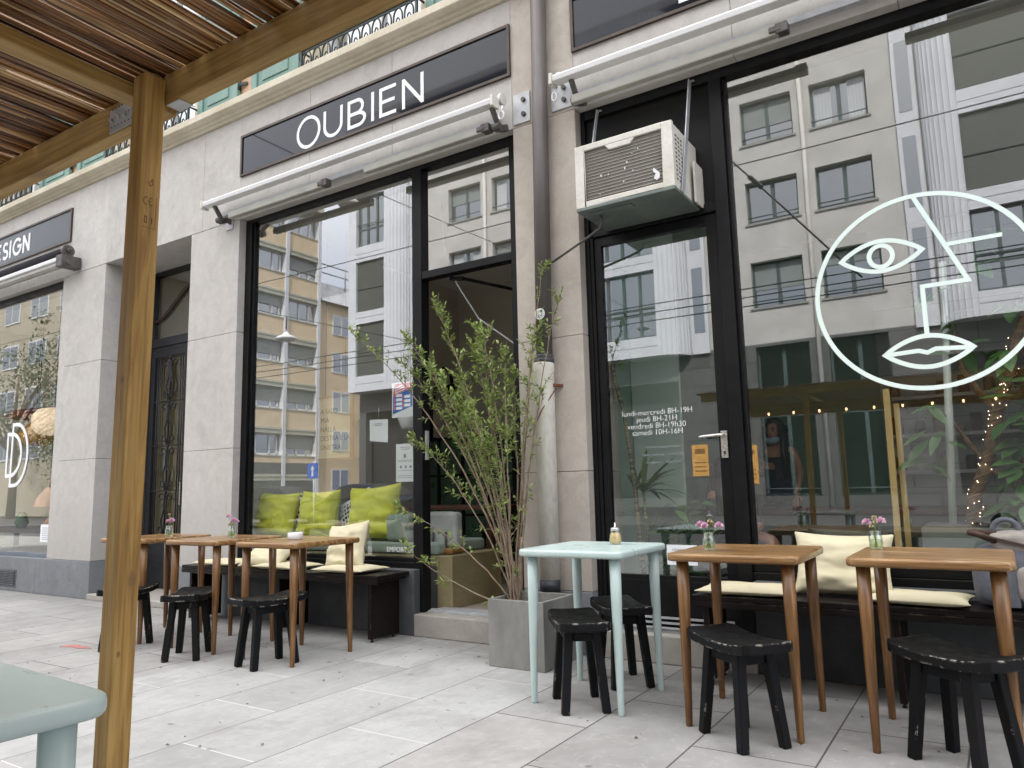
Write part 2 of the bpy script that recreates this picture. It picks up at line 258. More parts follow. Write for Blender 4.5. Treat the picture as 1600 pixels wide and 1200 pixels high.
def pavement_mat():
    m = NT('pavement_slabs'); t = m.n('ShaderNodeTexCoord'); mp = m.n('ShaderNodeMapping'); mp.inputs['Rotation'].default_value = (0, 0, R(90)); m.l(t.outputs['Object'], mp.inputs['Vector'])
    def bricks(mort, shift):
        mq = m.n('ShaderNodeMapping'); mq.inputs['Location'].default_value = shift; m.l(mp.outputs[0], mq.inputs['Vector'])
        b = m.n('ShaderNodeTexBrick'); b.offset = .5; b.inputs['Scale'].default_value = 1; b.inputs['Brick Width'].default_value = 1.0; b.inputs['Row Height'].default_value = .477; b.inputs['Mortar Size'].default_value = mort; b.inputs['Mortar Smooth'].default_value = .3; b.inputs['Bias'].default_value = 0
        b.inputs['Color1'].default_value = (0, 0, 0, 1); b.inputs['Color2'].default_value = (1, 1, 1, 1); b.inputs['Mortar'].default_value = (.5, .5, .5, 1)
        m.l(mq.outputs[0], b.inputs['Vector']); return b
    b = bricks(.0045, (.24, 1.135, 0)); v = t.outputs['Object']
    sx = m.n('ShaderNodeSeparateXYZ'); m.l(v, sx.inputs[0])
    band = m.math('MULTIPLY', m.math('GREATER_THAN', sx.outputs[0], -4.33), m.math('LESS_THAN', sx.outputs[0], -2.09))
    n1 = m.noise(v, 3.5, 8, .7); n2 = m.noise(v, 28, 6, .7); n3 = m.noise(v, .8, 3)
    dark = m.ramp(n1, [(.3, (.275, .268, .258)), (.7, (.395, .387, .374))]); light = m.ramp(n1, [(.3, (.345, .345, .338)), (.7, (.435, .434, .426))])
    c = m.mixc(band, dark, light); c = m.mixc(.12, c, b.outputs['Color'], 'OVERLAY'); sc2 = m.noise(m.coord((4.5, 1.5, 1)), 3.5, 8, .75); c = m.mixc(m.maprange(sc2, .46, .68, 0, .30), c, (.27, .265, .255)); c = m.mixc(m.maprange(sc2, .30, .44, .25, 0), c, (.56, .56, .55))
    c = m.mixc(m.maprange(n2, .48, .72, 0, .34), c, (.22, .215, .205)); n5 = m.noise(v, 16, 8, .8); c = m.mixc(m.maprange(n5, .54, .70, 0, .45), c, (.56, .555, .545)); c = m.mixc(m.maprange(n3, .5, .75, 0, .38), c, (.20, .19, .178))
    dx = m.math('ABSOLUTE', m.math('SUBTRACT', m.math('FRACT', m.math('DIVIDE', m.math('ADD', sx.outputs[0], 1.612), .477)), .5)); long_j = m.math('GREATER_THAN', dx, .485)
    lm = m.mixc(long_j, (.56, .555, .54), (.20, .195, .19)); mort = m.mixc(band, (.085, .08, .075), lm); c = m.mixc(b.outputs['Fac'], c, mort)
    sp = m.noise(v, 11, 2, .5); c = m.mixc(m.maprange(sp, .70, .72, 0, .5), c, (.12, .11, .10))
    vo = m.n('ShaderNodeTexVoronoi'); vo.inputs['Scale'].default_value = 2.6; m.l(v, vo.inputs['Vector']); c = m.mixc(m.maprange(vo.outputs['Distance'], .035, .05, .55, 0), c, (.11, .105, .10))
    vo2 = m.n('ShaderNodeTexVoronoi'); vo2.inputs['Scale'].default_value = 3.7; m.l(m.coord((1, 1, 1), (0, 0, .7)), vo2.inputs['Vector']); c = m.mixc(m.maprange(vo2.outputs['Distance'], .02, .035, .5, 0), c, (.52, .51, .50))
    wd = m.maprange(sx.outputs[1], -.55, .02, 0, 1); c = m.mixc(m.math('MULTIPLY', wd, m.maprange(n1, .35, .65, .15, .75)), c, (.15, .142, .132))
    st_ = m.noise(v, 1.7, 6, .65, .8); c = m.mixc(m.maprange(st_, .56, .62, 0, .22), c, (.19, .18, .165))
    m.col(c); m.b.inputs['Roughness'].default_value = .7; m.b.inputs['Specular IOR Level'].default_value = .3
    h = m.math('SUBTRACT', m.math('MULTIPLY', n2, .4), b.outputs['Fac']); m.bump(h, .35, .004); return m.m
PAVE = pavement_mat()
def tile_mat(name, c1, c2, mort, bw, rh, ms=.012, vert=True, rough=.7):
    m = NT(name); v = m.coord((1, 1, 1), (R(90), 0, 0) if vert else (0, 0, 0)); b = m.n('ShaderNodeTexBrick'); m.l(v, b.inputs['Vector']); b.inputs['Scale'].default_value = 1
    b.inputs['Brick Width'].default_value = bw; b.inputs['Row Height'].default_value = rh; b.inputs['Mortar Size'].default_value = ms
    b.inputs['Color1'].default_value = L4(c1); b.inputs['Color2'].default_value = L4(c2); b.inputs['Mortar'].default_value = L4(mort)
    c = m.mixc(m.maprange(m.noise(v, 2, 5), .35, .7, 0, .3), b.outputs['Color'], tuple(x * .6 for x in c1[:3])); m.col(c); m.b.inputs['Roughness'].default_value = rough; return m.m
GRTILE = tile_mat('grey_stone_cladding', S(98, 97, 95), S(86, 85, 83), S(52, 52, 51), 1.3, .62)
PLANKW = tile_mat('grey_board_wall', S(196, 200, 196), S(186, 190, 186), S(150, 152, 150), 2.2, .24, .004)
def stripe_mat(name, c1, c2, freq, axis='Z', rough=.6):
    m = NT(name); wv = m.n('ShaderNodeTexWave', wave_type='BANDS', bands_direction=axis); m.l(m.coord(), wv.inputs['Vector']); wv.inputs['Scale'].default_value = freq; wv.inputs['Distortion'].default_value = 0
    m.col(m.ramp(wv.outputs['Fac'], [(.2, c1), (.6, c2)])); m.b.inputs['Roughness'].default_value = rough; return m.m
BLIND = stripe_mat('dark_slat_blind', S(52, 54, 50), S(96, 98, 92), 4)
BLINDL = stripe_mat('grey_roller_blind', S(128, 134, 132), S(140, 146, 143), 5)
CURT = stripe_mat('pale_curtain', S(206, 208, 210), S(176, 180, 184), 3, 'X')
FIN = pm('condenser_fins', S(112, 108, 100), S(94, 90, 82), 5, .6, .1, fine=.4)
def pattern_mat():
    m = NT('black_white_scallop_cloth'); v = m.coord((26, 26, 26)); a = m.n('ShaderNodeTexVoronoi'); m.l(v, a.inputs['Vector']); a.inputs['Scale'].default_value = 1; a.inputs['Randomness'].default_value = .15
    m.col(m.ramp(a.outputs['Distance'], [(.40, (.03, .03, .035)), (.46, (.82, .82, .8))])); m.b.inputs['Roughness'].default_value = .9; return m.m
PATT = pattern_mat()

# ------------------------------------------------------------------ mesh helpers
class MB:
    def __init__(s): s.v = []; s.f = []; s.mi = []; s.sm = []
    def add(s, vs, fs, m=0, smooth=False):
        o = len(s.v); s.v += [tuple(x) for x in vs]
        for q in fs: s.f.append(tuple(o + i for i in q)); s.mi.append(m); s.sm.append(smooth)
    def box(s, x0, x1, y0, y1, z0, z1, m=0):
        vs = [(x, y, z) for z in (z0, z1) for y in (y0, y1) for x in (x0, x1)]
        s.add(vs, [(0, 2, 3, 1), (4, 5, 7, 6), (0, 1, 5, 4), (2, 6, 7, 3), (0, 4, 6, 2), (1, 3, 7, 5)], m); return s
    def bar(s, a, b, w, h, up=(0, 0, 1), w2=None, h2=None, m=0):
        a, b = Vector(a), Vector(b); d = (b - a).normalized(); up = Vector(up)
        if abs(d.dot(up)) > .99: up = Vector((0, 1, 0))
        x = d.cross(up).normalized(); y = x.cross(d); w2 = w if w2 is None else w2; h2 = h if h2 is None else h2
        vs = [p + x * (i * ww / 2) + y * (j * hh / 2) for p, ww, hh in ((a, w, h), (b, w2, h2)) for i, j in ((-1, -1), (1, -1), (1, 1), (-1, 1))]
        s.add(vs, [(3, 2, 1, 0), (4, 5, 6, 7), (0, 1, 5, 4), (1, 2, 6, 5), (2, 3, 7, 6), (3, 0, 4, 7)], m); return s
    def tube(s, pts, rad, n=8, m=0, cap=True, closed=False):
        P = [Vector(p) for p in pts]; k = len(P); rr = rad if hasattr(rad, '__len__') else [rad] * k; vs = []; x = None
        for i, p in enumerate(P):
            d = (P[(i + 1) % k] - P[i - 1]) if closed else (P[min(i + 1, k - 1)] - P[max(i - 1, 0)])
            if d.length < 1e-9: d = Vector((0, 0, 1))
            d.normalize()
            if x is None: x = d.orthogonal().normalized()
            else:
                x = x - d * x.dot(d)
                x = x.normalized() if x.length > 1e-6 else d.orthogonal().normalized()
            y = d.cross(x)
            for j in range(n): t = 2 * math.pi * j / n; vs.append(p + (x * math.cos(t) + y * math.sin(t)) * rr[i])
        fs = [(i * n + j, i * n + (j + 1) % n, (i + 1) * n + (j + 1) % n, (i + 1) * n + j) for i in range(k - 1) for j in range(n)]
        if closed: fs += [((k - 1) * n + j, (k - 1) * n + (j + 1) % n, (j + 1) % n, j) for j in range(n)]
        s.add(vs, fs, m, True)
        if cap and not closed: s.add([vs[j] for j in range(n)], [tuple(reversed(range(n)))], m); s.add([vs[(k - 1) * n + j] for j in range(n)], [tuple(range(n))], m)
        return s
    def lathe(s, prof, c=(0, 0, 0), n=24, m=0, cap=True, flute=0, nf=0):
        vs = []; c = Vector(c)
        for rr, z in prof:
            for j in range(n):
                t = 2 * math.pi * j / n; q = rr * (1 + (flute * math.cos(nf * t) if nf else 0)); vs.append(c + Vector((q * math.cos(t), q * math.sin(t), z)))
        k = len(prof); s.add(vs, [(i * n + j, i * n + (j + 1) % n, (i + 1) * n + (j + 1) % n, (i + 1) * n + j) for i in range(k - 1) for j in range(n)], m, True)
        if cap:
            if prof[0][0] > 1e-4: s.add(vs[:n], [tuple(reversed(range(n)))], m)
            if prof[-1][0] > 1e-4: s.add(vs[-n:], [tuple(range(n))], m)
        return s
    def prism(s, poly, a, b, ax='y', m=0, smooth=False):
        # poly in 2-D extruded along ax from a to b; ax 'y': (x,z); 'z': (x,y); 'x': (y,z)
        mk = {'y': lambda p, t: (p[0], t, p[1]), 'z': lambda p, t: (p[0], p[1], t), 'x': lambda p, t: (t, p[0], p[1])}[ax]
        n = len(poly); vs = [mk(p, a) for p in poly] + [mk(p, b) for p in poly]
        s.add(vs, [tuple(range(n)), tuple(reversed(range(n, 2 * n)))], m); s.add(vs, [(i, i + n, (i + 1) % n + n, (i + 1) % n) for i in range(n)], m, smooth); return s
    def ribbon(s, pts, wd, y0, y1, closed=False, m=0):
        # flat stroke of width wd along (x,z) points, extruded between y0 and y1
        P = [Vector(p) for i, p in enumerate(pts) if i == 0 or (Vector(p) - Vector(pts[i - 1])).length > 1e-5]; n = len(P); Lf = []; Rt = []
        for i in range(n):
            d0 = (P[i] - P[i - 1]) if (i or closed) else None; d1 = (P[(i + 1) % n] - P[i]) if (i < n - 1 or closed) else None
            d0 = d0.normalized() if d0 else None; d1 = d1.normalized() if d1 else None
            if d0 is None: d0 = d1
            if d1 is None: d1 = d0
            nn = Vector((-d0.y - d1.y, d0.x + d1.x))
            nn = nn.normalized() if nn.length > 1e-6 else Vector((-d1.y, d1.x))
            k = wd / 2 / max(.35, nn.dot(Vector((-d1.y, d1.x)))); Lf.append(P[i] + nn * k); Rt.append(P[i] - nn * k)
        for i in range(n if closed else n - 1):
            j = (i + 1) % n; q = [Lf[i], Rt[i], Rt[j], Lf[j]]
            vs = [(p.x, y0, p.y) for p in q] + [(p.x, y1, p.y) for p in q]
            s.add(vs, [(0, 1, 2, 3), (7, 6, 5, 4), (0, 4, 5, 1), (2, 6, 7, 3)] + ([(1, 5, 6, 2)] if not closed and i == n - 2 else []) + ([(0, 3, 7, 4)] if 0 else []), m)
        return s
    def build(s, name, mats, parent=None, bevel=0, seg=2, sub=0, world=True, flat=False, merge=True):
        me = bpy.data.meshes.new(name); me.from_pydata(s.v, [], s.f)
        mats = mats if isinstance(mats, (list, tuple)) else [mats]
        for q in mats: me.materials.append(q)
        me.polygons.foreach_set('material_index', s.mi); me.polygons.foreach_set('use_smooth', [x and not flat for x in s.sm]); 
        if merge:
            bm = bmesh.new(); bm.from_mesh(me); bmesh.ops.remove_doubles(bm, verts=bm.verts, dist=1e-5); bmesh.ops.recalc_face_normals(bm, faces=bm.faces); bm.to_mesh(me); bm.free()
        me.update(); o = bpy.data.objects.new(name, me); COL.objects.link(o)
        if parent is not None:
            o.parent = parent
            if world and parent.type == 'EMPTY': o.location = -parent.location
        if bevel:
            b = o.modifiers.new('bevel', 'BEVEL'); b.width = bevel; b.segments = seg; b.limit_method = 'ANGLE'; b.angle_limit = R(40); b.harden_normals = False
        if sub:
            q = o.modifiers.new('sub', 'SUBSURF'); q.levels = sub; q.render_levels = sub
        return o
def thing(name, label, cat, loc=(0, 0, 0), group=None):
    o = bpy.data.objects.new(name, None); COL.objects.link(o); o.location = loc; o.empty_display_size = .1
    return tag(o, label, cat, group)
def tag(o, label, cat, group=None):
    o['label'] = label; o['category'] = cat
    if group: o['group'] = group
    return o
def struct(o, kind='structure', label=None, cat=None):
    o['kind'] = kind
    if label: o['label'] = label; o['category'] = cat
    return o
def copy_tree(o, parent=None, loc=None, rz=None, label=None):
    c = o.copy(); COL.objects.link(c)
    if parent is not None: c.parent = parent
    if loc is not None: c.location = loc
    if rz is not None: c.rotation_euler = (0, 0, rz)
    if label: c['label'] = label
    for ch in list(o.children): copy_tree(ch, c)
    return c
def arc(cx, cz, rx, rz, a0, a1, n=20): return [(cx + rx * math.cos(R(a0 + (a1 - a0) * i / n)), cz + rz * math.sin(R(a0 + (a1 - a0) * i / n))) for i in range(n + 1)]
def rrect(x0, x1, y0, y1, r, n=6):
    p = []
    for cx, cy, a in ((x1 - r, y1 - r, 0), (x0 + r, y1 - r, 90), (x0 + r, y0 + r, 180), (x1 - r, y0 + r, 270)): p += arc(cx, cy, r, r, a, a + 90, n)
    return p
_tmp = []
def text(s, size, x, z, y, mat, parent, name='lettering', align='LEFT', thick=.001, face='y', offset=0, sx=1, lead=1):
    cu = bpy.data.curves.new('t', 'FONT'); cu.body = s; cu.size = size; cu.align_x = align; cu.extrude = thick / 2; cu.offset = offset; cu.space_line = lead; cu.resolution_u = 3
    o = bpy.data.objects.new('t', cu); COL.objects.link(o); bpy.context.view_layer.update()
    me = bpy.data.meshes.new_from_object(o.evaluated_get(bpy.context.evaluated_depsgraph_get())); COL.objects.unlink(o); bpy.data.objects.remove(o)
    if face == 'y': A = Matrix(((sx, 0, 0, x), (0, 0, -1, y), (0, 1, 0, z), (0, 0, 0, 1)))
    else: A = Matrix(((0, 0, 1, x), (sx, 0, 0, y), (0, 1, 0, z), (0, 0, 0, 1)))
    me.transform(A); me.materials.clear(); me.materials.append(mat); me.name = name
    q = bpy.data.objects.new(name, me); COL.objects.link(q)
    if parent is not None:
        q.parent = parent
        if parent.type == 'EMPTY': q.location = -parent.location
    return q
def pane(name, x0, x1, y, z0, z1, parent, mat=None, t=.008):
    b = MB(); b.add([(x0, y, z0), (x1, y, z0), (x1, y, z1), (x0, y, z1)], [(0, 1, 2, 3)], 0)
    b.add([(x0, y + t, z0), (x1, y + t, z0), (x1, y + t, z1), (x0, y + t, z1)], [(3, 2, 1, 0)], 1)
    b.add([(x0, y, z0), (x0, y + t, z0), (x0, y + t, z1), (x0, y, z1), (x1, y, z0), (x1, y + t, z0), (x1, y + t, z1), (x1, y, z1)], [(0, 3, 2, 1), (4, 5, 6, 7)], 1)
    return b.build(name, [mat or GLASS, GLASSIN], parent)

# ------------------------------------------------------------------ the setting: ground, road, pavements
g = MB(); g.box(-400, 400, -400, 300, -.6, -.14); struct(g.build('ground', ASPH))
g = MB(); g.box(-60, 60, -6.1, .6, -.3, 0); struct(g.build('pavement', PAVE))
g = MB(); g.box(-60, 60, -6.25, -6.102, -.3, .004); struct(g.build('kerb', KERB, bevel=.012))
g = MB(); g.box(-60, 60, -14.4, -6.252, -.3, -.11); struct(g.build('road', ASPH))
g = MB(); g.box(-38, 60, -21.5, -14.402, -.3, 0.0); struct(g.build('far_pavement', pm('far_pavement_asphalt', (.11, .108, .105), (.085, .083, .08), 3, .8)))
g = MB()
poly = [(-5.74, -1.44), (-5.62, -1.40), (-5.56, -1.41), (-5.46, -1.36), (-5.55, -1.345), (-5.60, -1.36), (-5.66, -1.335), (-5.72, -1.36)]
g.prism(poly, .001, .004, 'z'); tag(g.build('paint_mark', REDMARK), 'small red sprayed mark on the pale pavement slabs at left', 'paint mark')
g = MB()
for _ in range(70):
    x, y = rnd.uniform(-6, 0), rnd.uniform(-2.4, -.2); a = rnd.uniform(0, 6.28); q = rnd.uniform(.004, .011); rr = rnd.uniform(.4, 1)
    g.add([(x + math.cos(a) * q, y + math.sin(a) * q, .004), (x - math.sin(a) * q * rr, y + math.cos(a) * q * rr, .006), (x - math.cos(a) * q, y - math.sin(a) * q, .003), (x + math.sin(a) * q * rr, y - math.cos(a) * q * rr, .007)], [(0, 1, 2, 3)])
struct(g.build('fallen_leaf_litter', pm('litter_brown', S(96, 88, 70), S(60, 54, 44), 30, .9), merge=False), 'stuff', 'scattered crumbs and dry leaf bits on the pavement slabs', 'litter')

# ------------------------------------------------------------------ the cafe building
XS = dict(P0=-8.867, P1=-8.096, P2=-6.53, P3=-5.787, P4=-2.705, P5=-2.199, P6=1.62, P7=2.3)
ZL, ZC, ZP = 3.637, 4.662, .39
cafe = thing('apartment_building', 'stone fronted town building with shops below and green shutters above a cream cornice', 'building', (-5, .3, 0))
def blocks(mb, x0, x1, z0, z1, y0=0, y1=.5, xc=(), zc=()):
    xs = [x0] + list(xc) + [x1]; zs = [z0] + list(zc) + [z1]
    for a, b in zip(xs, xs[1:]):
        for c, d in zip(zs, zs[1:]): mb.box(a + (.0014 if a > x0 else 0), b - (.0014 if b < x1 else 0), y0, y1, c + .0014, d - .0014)
def stonepart(name, mat, x0, x1, z0, z1, y1=.5, xc=(), zc=(), back=True):
    b = MB(); blocks(b, x0, x1, z0, z1, 0, y1, xc, zc); o = b.build(name, mat, cafe, bevel=.003, seg=1)
    if back and (xc or zc): b = MB(); b.box(x0 + .01, x1 - .01, .006, y1 - .02, z0 + .01, z1 - .01); b.build('mortar', MORTAR, o)
    return o
MORTAR = pm('dark_mortar', (.10, .09, .08), None, 5, .9)
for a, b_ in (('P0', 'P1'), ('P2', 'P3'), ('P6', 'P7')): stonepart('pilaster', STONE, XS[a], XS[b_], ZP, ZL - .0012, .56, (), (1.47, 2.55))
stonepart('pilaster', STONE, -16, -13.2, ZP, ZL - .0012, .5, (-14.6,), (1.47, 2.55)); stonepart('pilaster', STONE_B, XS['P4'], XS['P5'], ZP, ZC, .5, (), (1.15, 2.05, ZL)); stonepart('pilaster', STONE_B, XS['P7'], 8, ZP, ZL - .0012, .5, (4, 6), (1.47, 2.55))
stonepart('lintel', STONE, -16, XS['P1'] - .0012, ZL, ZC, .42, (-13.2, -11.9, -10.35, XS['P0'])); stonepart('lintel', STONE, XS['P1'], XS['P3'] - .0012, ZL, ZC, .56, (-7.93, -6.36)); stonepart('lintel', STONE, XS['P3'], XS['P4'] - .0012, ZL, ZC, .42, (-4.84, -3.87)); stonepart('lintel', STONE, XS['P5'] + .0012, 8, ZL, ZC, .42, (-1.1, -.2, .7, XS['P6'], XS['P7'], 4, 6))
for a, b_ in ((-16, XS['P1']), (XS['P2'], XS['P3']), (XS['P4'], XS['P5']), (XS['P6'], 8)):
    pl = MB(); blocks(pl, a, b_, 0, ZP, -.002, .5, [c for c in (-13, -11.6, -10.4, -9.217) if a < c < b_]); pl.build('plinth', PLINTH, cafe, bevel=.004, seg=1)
for a, b_, y_, z_ in ((-3.66, XS['P4'], -.005, .157), (XS['P5'], -1.2, -.005, .165), (XS['P1'], XS['P2'], -.02, .06)): sp = MB(); sp.box(a, b_, y_, .6, 0, z_); sp.build('door_step', STEP, cafe, bevel=.008)
for a, b_, y_, z_ in ((XS['P3'], -3.662, 0.0, .47), (-1.198, XS['P6'], .02, .5)): sr = MB(); sr.box(a, b_, y_, .3, 0, z_); sr.build('stall_riser', BENCHG, cafe, bevel=.006)
co = MB(); prof = [(.3, 4.664), (0, 4.664), (-.02, 4.668), (-.028, 4.684), (-.05, 4.69), (-.062, 4.706), (-.085, 4.712), (-.11, 4.73), (-.12, 4.74), (-.12, 4.80), (-.11, 4.812), (.3, 4.83)]
co.prism(prof, -16, 8, 'x'); co.build('cornice', CORNICE, cafe, bevel=.003)
# upper floor with three shuttered windows
WIN = [(-11.2, -10.02), (-8.24, -6.72), (-4.97, -3.64), (-1.75, -.55), (1.4, 2.7)]
uw = MB(); xs = [-16] + [c for p in WIN for c in p] + [8]
for i in range(0, len(xs), 2): uw.box(xs[i], xs[i + 1], .14, .5, 4.826, 8.4)
for a, b in WIN: uw.box(a, b, .14, .5, 7.1, 8.4)
uw.build('upper_wall', STUCCO, cafe); us = MB()
for a, b in WIN:
    for x in (a - .14, b - .02): us = MB(); us.box(x, x + .16, .115, .30, 4.835, 7.1); us.build('window_jamb', CREAMST, cafe, bevel=.008)
rf = MB(); rf.box(-16, 8, .14, 7, 8.402, 8.7); rf.build('roof', GREYMETAL, cafe)
ow = MB(); ow.box(-16, 8, 6.6, 7, 0, 8.4); ow.box(-16.3, -16, 0, 7, 0, 8.4); ow.box(8, 8.3, 0, 7, 0, 8.4); ow.box(-16, 8, .5, 6.6, 3.95, 4.6); ow.build('rear_wall', STUCCO, cafe)
for a, b in WIN:
    fr = MB(); y0, y1 = .30, .36
    for x0, x1 in ((a + .02, a + .09), (b - .09, b - .02), ((a + b) / 2 - .045, (a + b) / 2 + .045)): fr.box(x0, x1, y0, y1, 4.85, 7.08)
    for z in (4.85, 5.6, 6.4, 7.0):
        fr.box(a + .09, (a + b) / 2 - .045, y0 + .01, y1 - .01, z, z + .07); fr.box((a + b) / 2 + .045, b - .09, y0 + .01, y1 - .01, z, z + .07)
    wf = fr.build('window', WHITE, cafe, bevel=.005); pane('pane', a + .05, b - .05, .34, 4.87, 7.05, wf)
    cu = MB(); n = 40; vs = []
    for i in range(n + 1): x = a + .05 + (b - a - .1) * i / n; yy = .46 + .02 * math.sin(i * 1.9); vs += [(x, yy, 4.84), (x, yy, 7.1)]
    cu.add(vs, [(2 * i, 2 * i + 2, 2 * i + 3, 2 * i + 1) for i in range(n)], 0, True); cu.build('curtain', CURT, wf, merge=False)
for x0, x1 in ((-9.95, -9.215), (-9.04, -8.30), (-6.65, -6.0), (-5.79, -5.11), (-3.58, -2.9), (-2.6, -1.92), (-.5, .2)):
    s = MB(); y0, y1 = .085, .125; z0, z1 = 4.87, 7.05; fw = .085
    s.box(x0, x0 + fw, y0, y1, z0, z1); s.box(x1 - fw, x1, y0, y1, z0, z1)
    for z in (z0, 5.55, 6.3, z1 - .1): s.box(x0 + fw, x1 - fw, y0 + .001, y1 - .001, z, z + .1)
    for za, zb in ((z0 + .1, 5.55), (5.65, 6.3), (6.4, z1 - .1)): s.box(x0 + fw, x1 - fw, y0 + .018, y1 - .006, za, zb); s.box(x0 + fw + .07, x1 - fw - .07, y0 + .008, y1 - .008, za + .07, zb - .07)
    so = s.build('shutter', SHUT, cafe, bevel=.004)
    for z in (5.12, 6.6): hg = MB(); hg.tube([(x1 + .005, .11, z - .05), (x1 + .005, .11, z + .05)], .014, 8); hg.bar((x1, .105, z), (x1 + .10, .13, z), .012, .03); hg.build('hinge', GREENIRON, so)
for a, b in WIN[:4]:
    q = MB(); yb = .02; zt = 5.09
    q.bar((a - .04, yb, zt), (b + .04, yb, zt), .04, .022); q.bar((a - .02, yb, 4.865), (b + .02, yb, 4.865), .018, .014); q.bar((a - .02, yb, zt - .04), (b + .02, yb, zt - .04), .014, .010)
    n = int(round((b - a) / .125)); p = (b - a) / n
    for i in range(n):
        c = a + p * (i + .5); h = [(c + (p * .40) * math.cos(R(t)), yb, 4.96 + .085 * math.sin(R(t))) for t in range(0, 181, 18)]
        q.tube([(c + p * .40, yb, 4.87)] + h + [(c - p * .40, yb, 4.87)], .008, 6); q.tube([(c + p * .18 * math.cos(R(t)), yb, 4.90 + .06 * math.sin(R(t))) for t in range(0, 181, 20)], .006, 6)
    for x in (a - .02, b + .02): q.bar((x, yb, 4.83), (x, yb, zt), .02, .02); q.bar((x, yb, zt - .02), (x, .15, zt - .02), .014, .014)
    q.build('balcony_railing', GREENIRON, cafe)

# interiors: each room one mesh of walls, a floor and a ceiling
def room(x0, x1, y0, y1, z0, z1, wall, name):
    t = .06; b = MB(); b.box(x0 - t, x0, y0, y1 + t, z0 - t, z1 + t); b.box(x1, x1 + t, y0, y1 + t, z0 - t, z1 + t); b.box(x0, x1, y1, y1 + t, z0, z1); b.build('interior_wall', wall, cafe)
    b = MB(); b.box(x0, x1, y0, y1 + t, z1, z1 + t); b.build('interior_ceiling', CEIL, cafe); b = MB(); b.box(x0, x1, y0 + .25, y1 + t, z0 - t, z0); b.build('interior_floor', FLOORI, cafe)
room(-5.9, -2.47, .17, 3.6, .158, 3.72, WALLO, 'cafe')
room(-2.40, 2.2, .17, 4.6, .166, 3.80, WALLG, 'cafe')
room(-13.3, -8.72, .17, 4.5, .36, 3.74, CEIL, 'design')
room(XS['P1'] - .1, XS['P2'] + .1, .64, 3.2, .06, 3.68, pm('cream_hall_wall', S(206, 190, 140), S(194, 178, 128), 1, .85), 'hall')

def frame_bar(mb, x0, x1, z0, z1, y0=.075, y1=.16): mb.box(x0, x1, y0, y1, z0, z1)
# left window with lime cushions, and the open cafe door beside it
sf = cafe
b = MB(); X0, X1 = -5.785, -2.707
frame_bar(b, X0, -5.70, .47, 3.635); frame_bar(b, X0 + .085, X1 - .083, 3.60, 3.635); frame_bar(b, -2.79, X1, .158, 3.635); frame_bar(b, -3.72, -3.63, .158, 3.60, .07, .165)
frame_bar(b, -5.70, -3.72, .47, .515); frame_bar(b, -5.70, -3.72, .515, .545, .095, .15); frame_bar(b, -3.63, -2.79, 2.69, 2.75)
frame_bar(b, -5.70, -5.672, .545, 3.60, .095, .15); frame_bar(b, -3.745, -3.72, .545, 3.60, .095, .15)
b.build('frame', BLACK, sf, bevel=.004)
pane('window_pane', -5.68, -3.735, .118, .53, 3.602, sf); pane('transom_pane', -3.632, -2.788, .118, 2.748, 3.602, sf)
b = MB(); b.box(-3.61, -2.80, .10, .30, .158, .172); b.box(-3.61, -2.80, .13, .15, .172, .182); b.build('threshold', GREYMETAL, sf)
b = MB(); b.box(-3.628, -3.61, .10, .125, 1.28, 1.5); b.build('lock_plate', GREYMETAL, sf)
# the door leaf swung inwards, hinged at the right jamb
b = MB(); hx, hy = -2.80, .18; dx, dy = -.42, .66; dn = math.hypot(dx, dy); W_ = .78; ux, uy = dx / dn, dy / dn
def dp(t, z): return (hx + ux * t, hy + uy * t, z)
for t in (.03, W_ - .03): b.bar(dp(t, .18), dp(t, 2.66), .045, .06)
for z in (.24, 2.63): b.bar(dp(.06, z), dp(W_ - .06, z), .045, .07 if z > 1 else .12)
dl = b.build('door', BLACK, sf)
b = MB(); a0, a1 = dp(.05, .3), dp(W_ - .05, .3); b.add([a0, a1, (a1[0], a1[1], 2.6), (a0[0], a0[1], 2.6)], [(0, 1, 2, 3)]); b.build('door_pane', GLASS, dl)
b = MB(); b.bar((-3.3, .17, 2.66), dp(.5, 2.62), .02, .02); b.bar((-3.3, .17, 2.66), (-3.42, .17, 2.68), .025, .03); b.build('door_closer', BLACK, sf)
t = text('EMPORTER', .055, -4.03, .585, .112, LETTER, sf, 'window_lettering')

# right shop front: door with black panel above, mullion, big window
sf2 = cafe
b = MB(); X0, X1 = -2.197, XS['P6'] - .002
frame_bar(b, X0, -2.165, .166, 3.635); frame_bar(b, -2.165, -2.14, .166, 2.72, .085, .15); frame_bar(b, -1.29, -1.21, .166, 3.57, .065, .165)
frame_bar(b, -2.165, X1 - .06, 3.57, 3.635); frame_bar(b, X1 - .06, X1, .5, 3.635); frame_bar(b, -1.21, X1 - .06, .5, .545); frame_bar(b, -1.21, X1 - .06, .545, .59, .095, .15)
frame_bar(b, -2.14, -1.29, 2.72, 2.78, .08, .155); frame_bar(b, -1.21, -1.185, .59, 3.57, .095, .15)
b.build('frame', BLACK, sf2, bevel=.004)
b = MB(); b.box(-2.165, -1.29, .105, .15, 2.78, 3.57); b.build('black_panel', DARKPANEL, sf2)
pane('window_pane', -1.19, X1 - .055, .118, .585, 3.572, sf2)
b = MB(); y0, y1 = .10, .148
b.box(-2.138, -2.09, y0, y1, .19, 2.715); b.box(-1.365, -1.293, y0, y1, .19, 2.715); b.box(-2.09, -1.365, y0, y1, 2.655, 2.715); b.box(-2.09, -1.365, y0, y1, .19, .50); b.box(-2.05, -1.40, y0 - .004, y0, .24, .47)
dr = b.build('door', BLACK, sf2, bevel=.004); pane('door_pane', -2.095, -1.36, .12, .495, 2.66, dr)
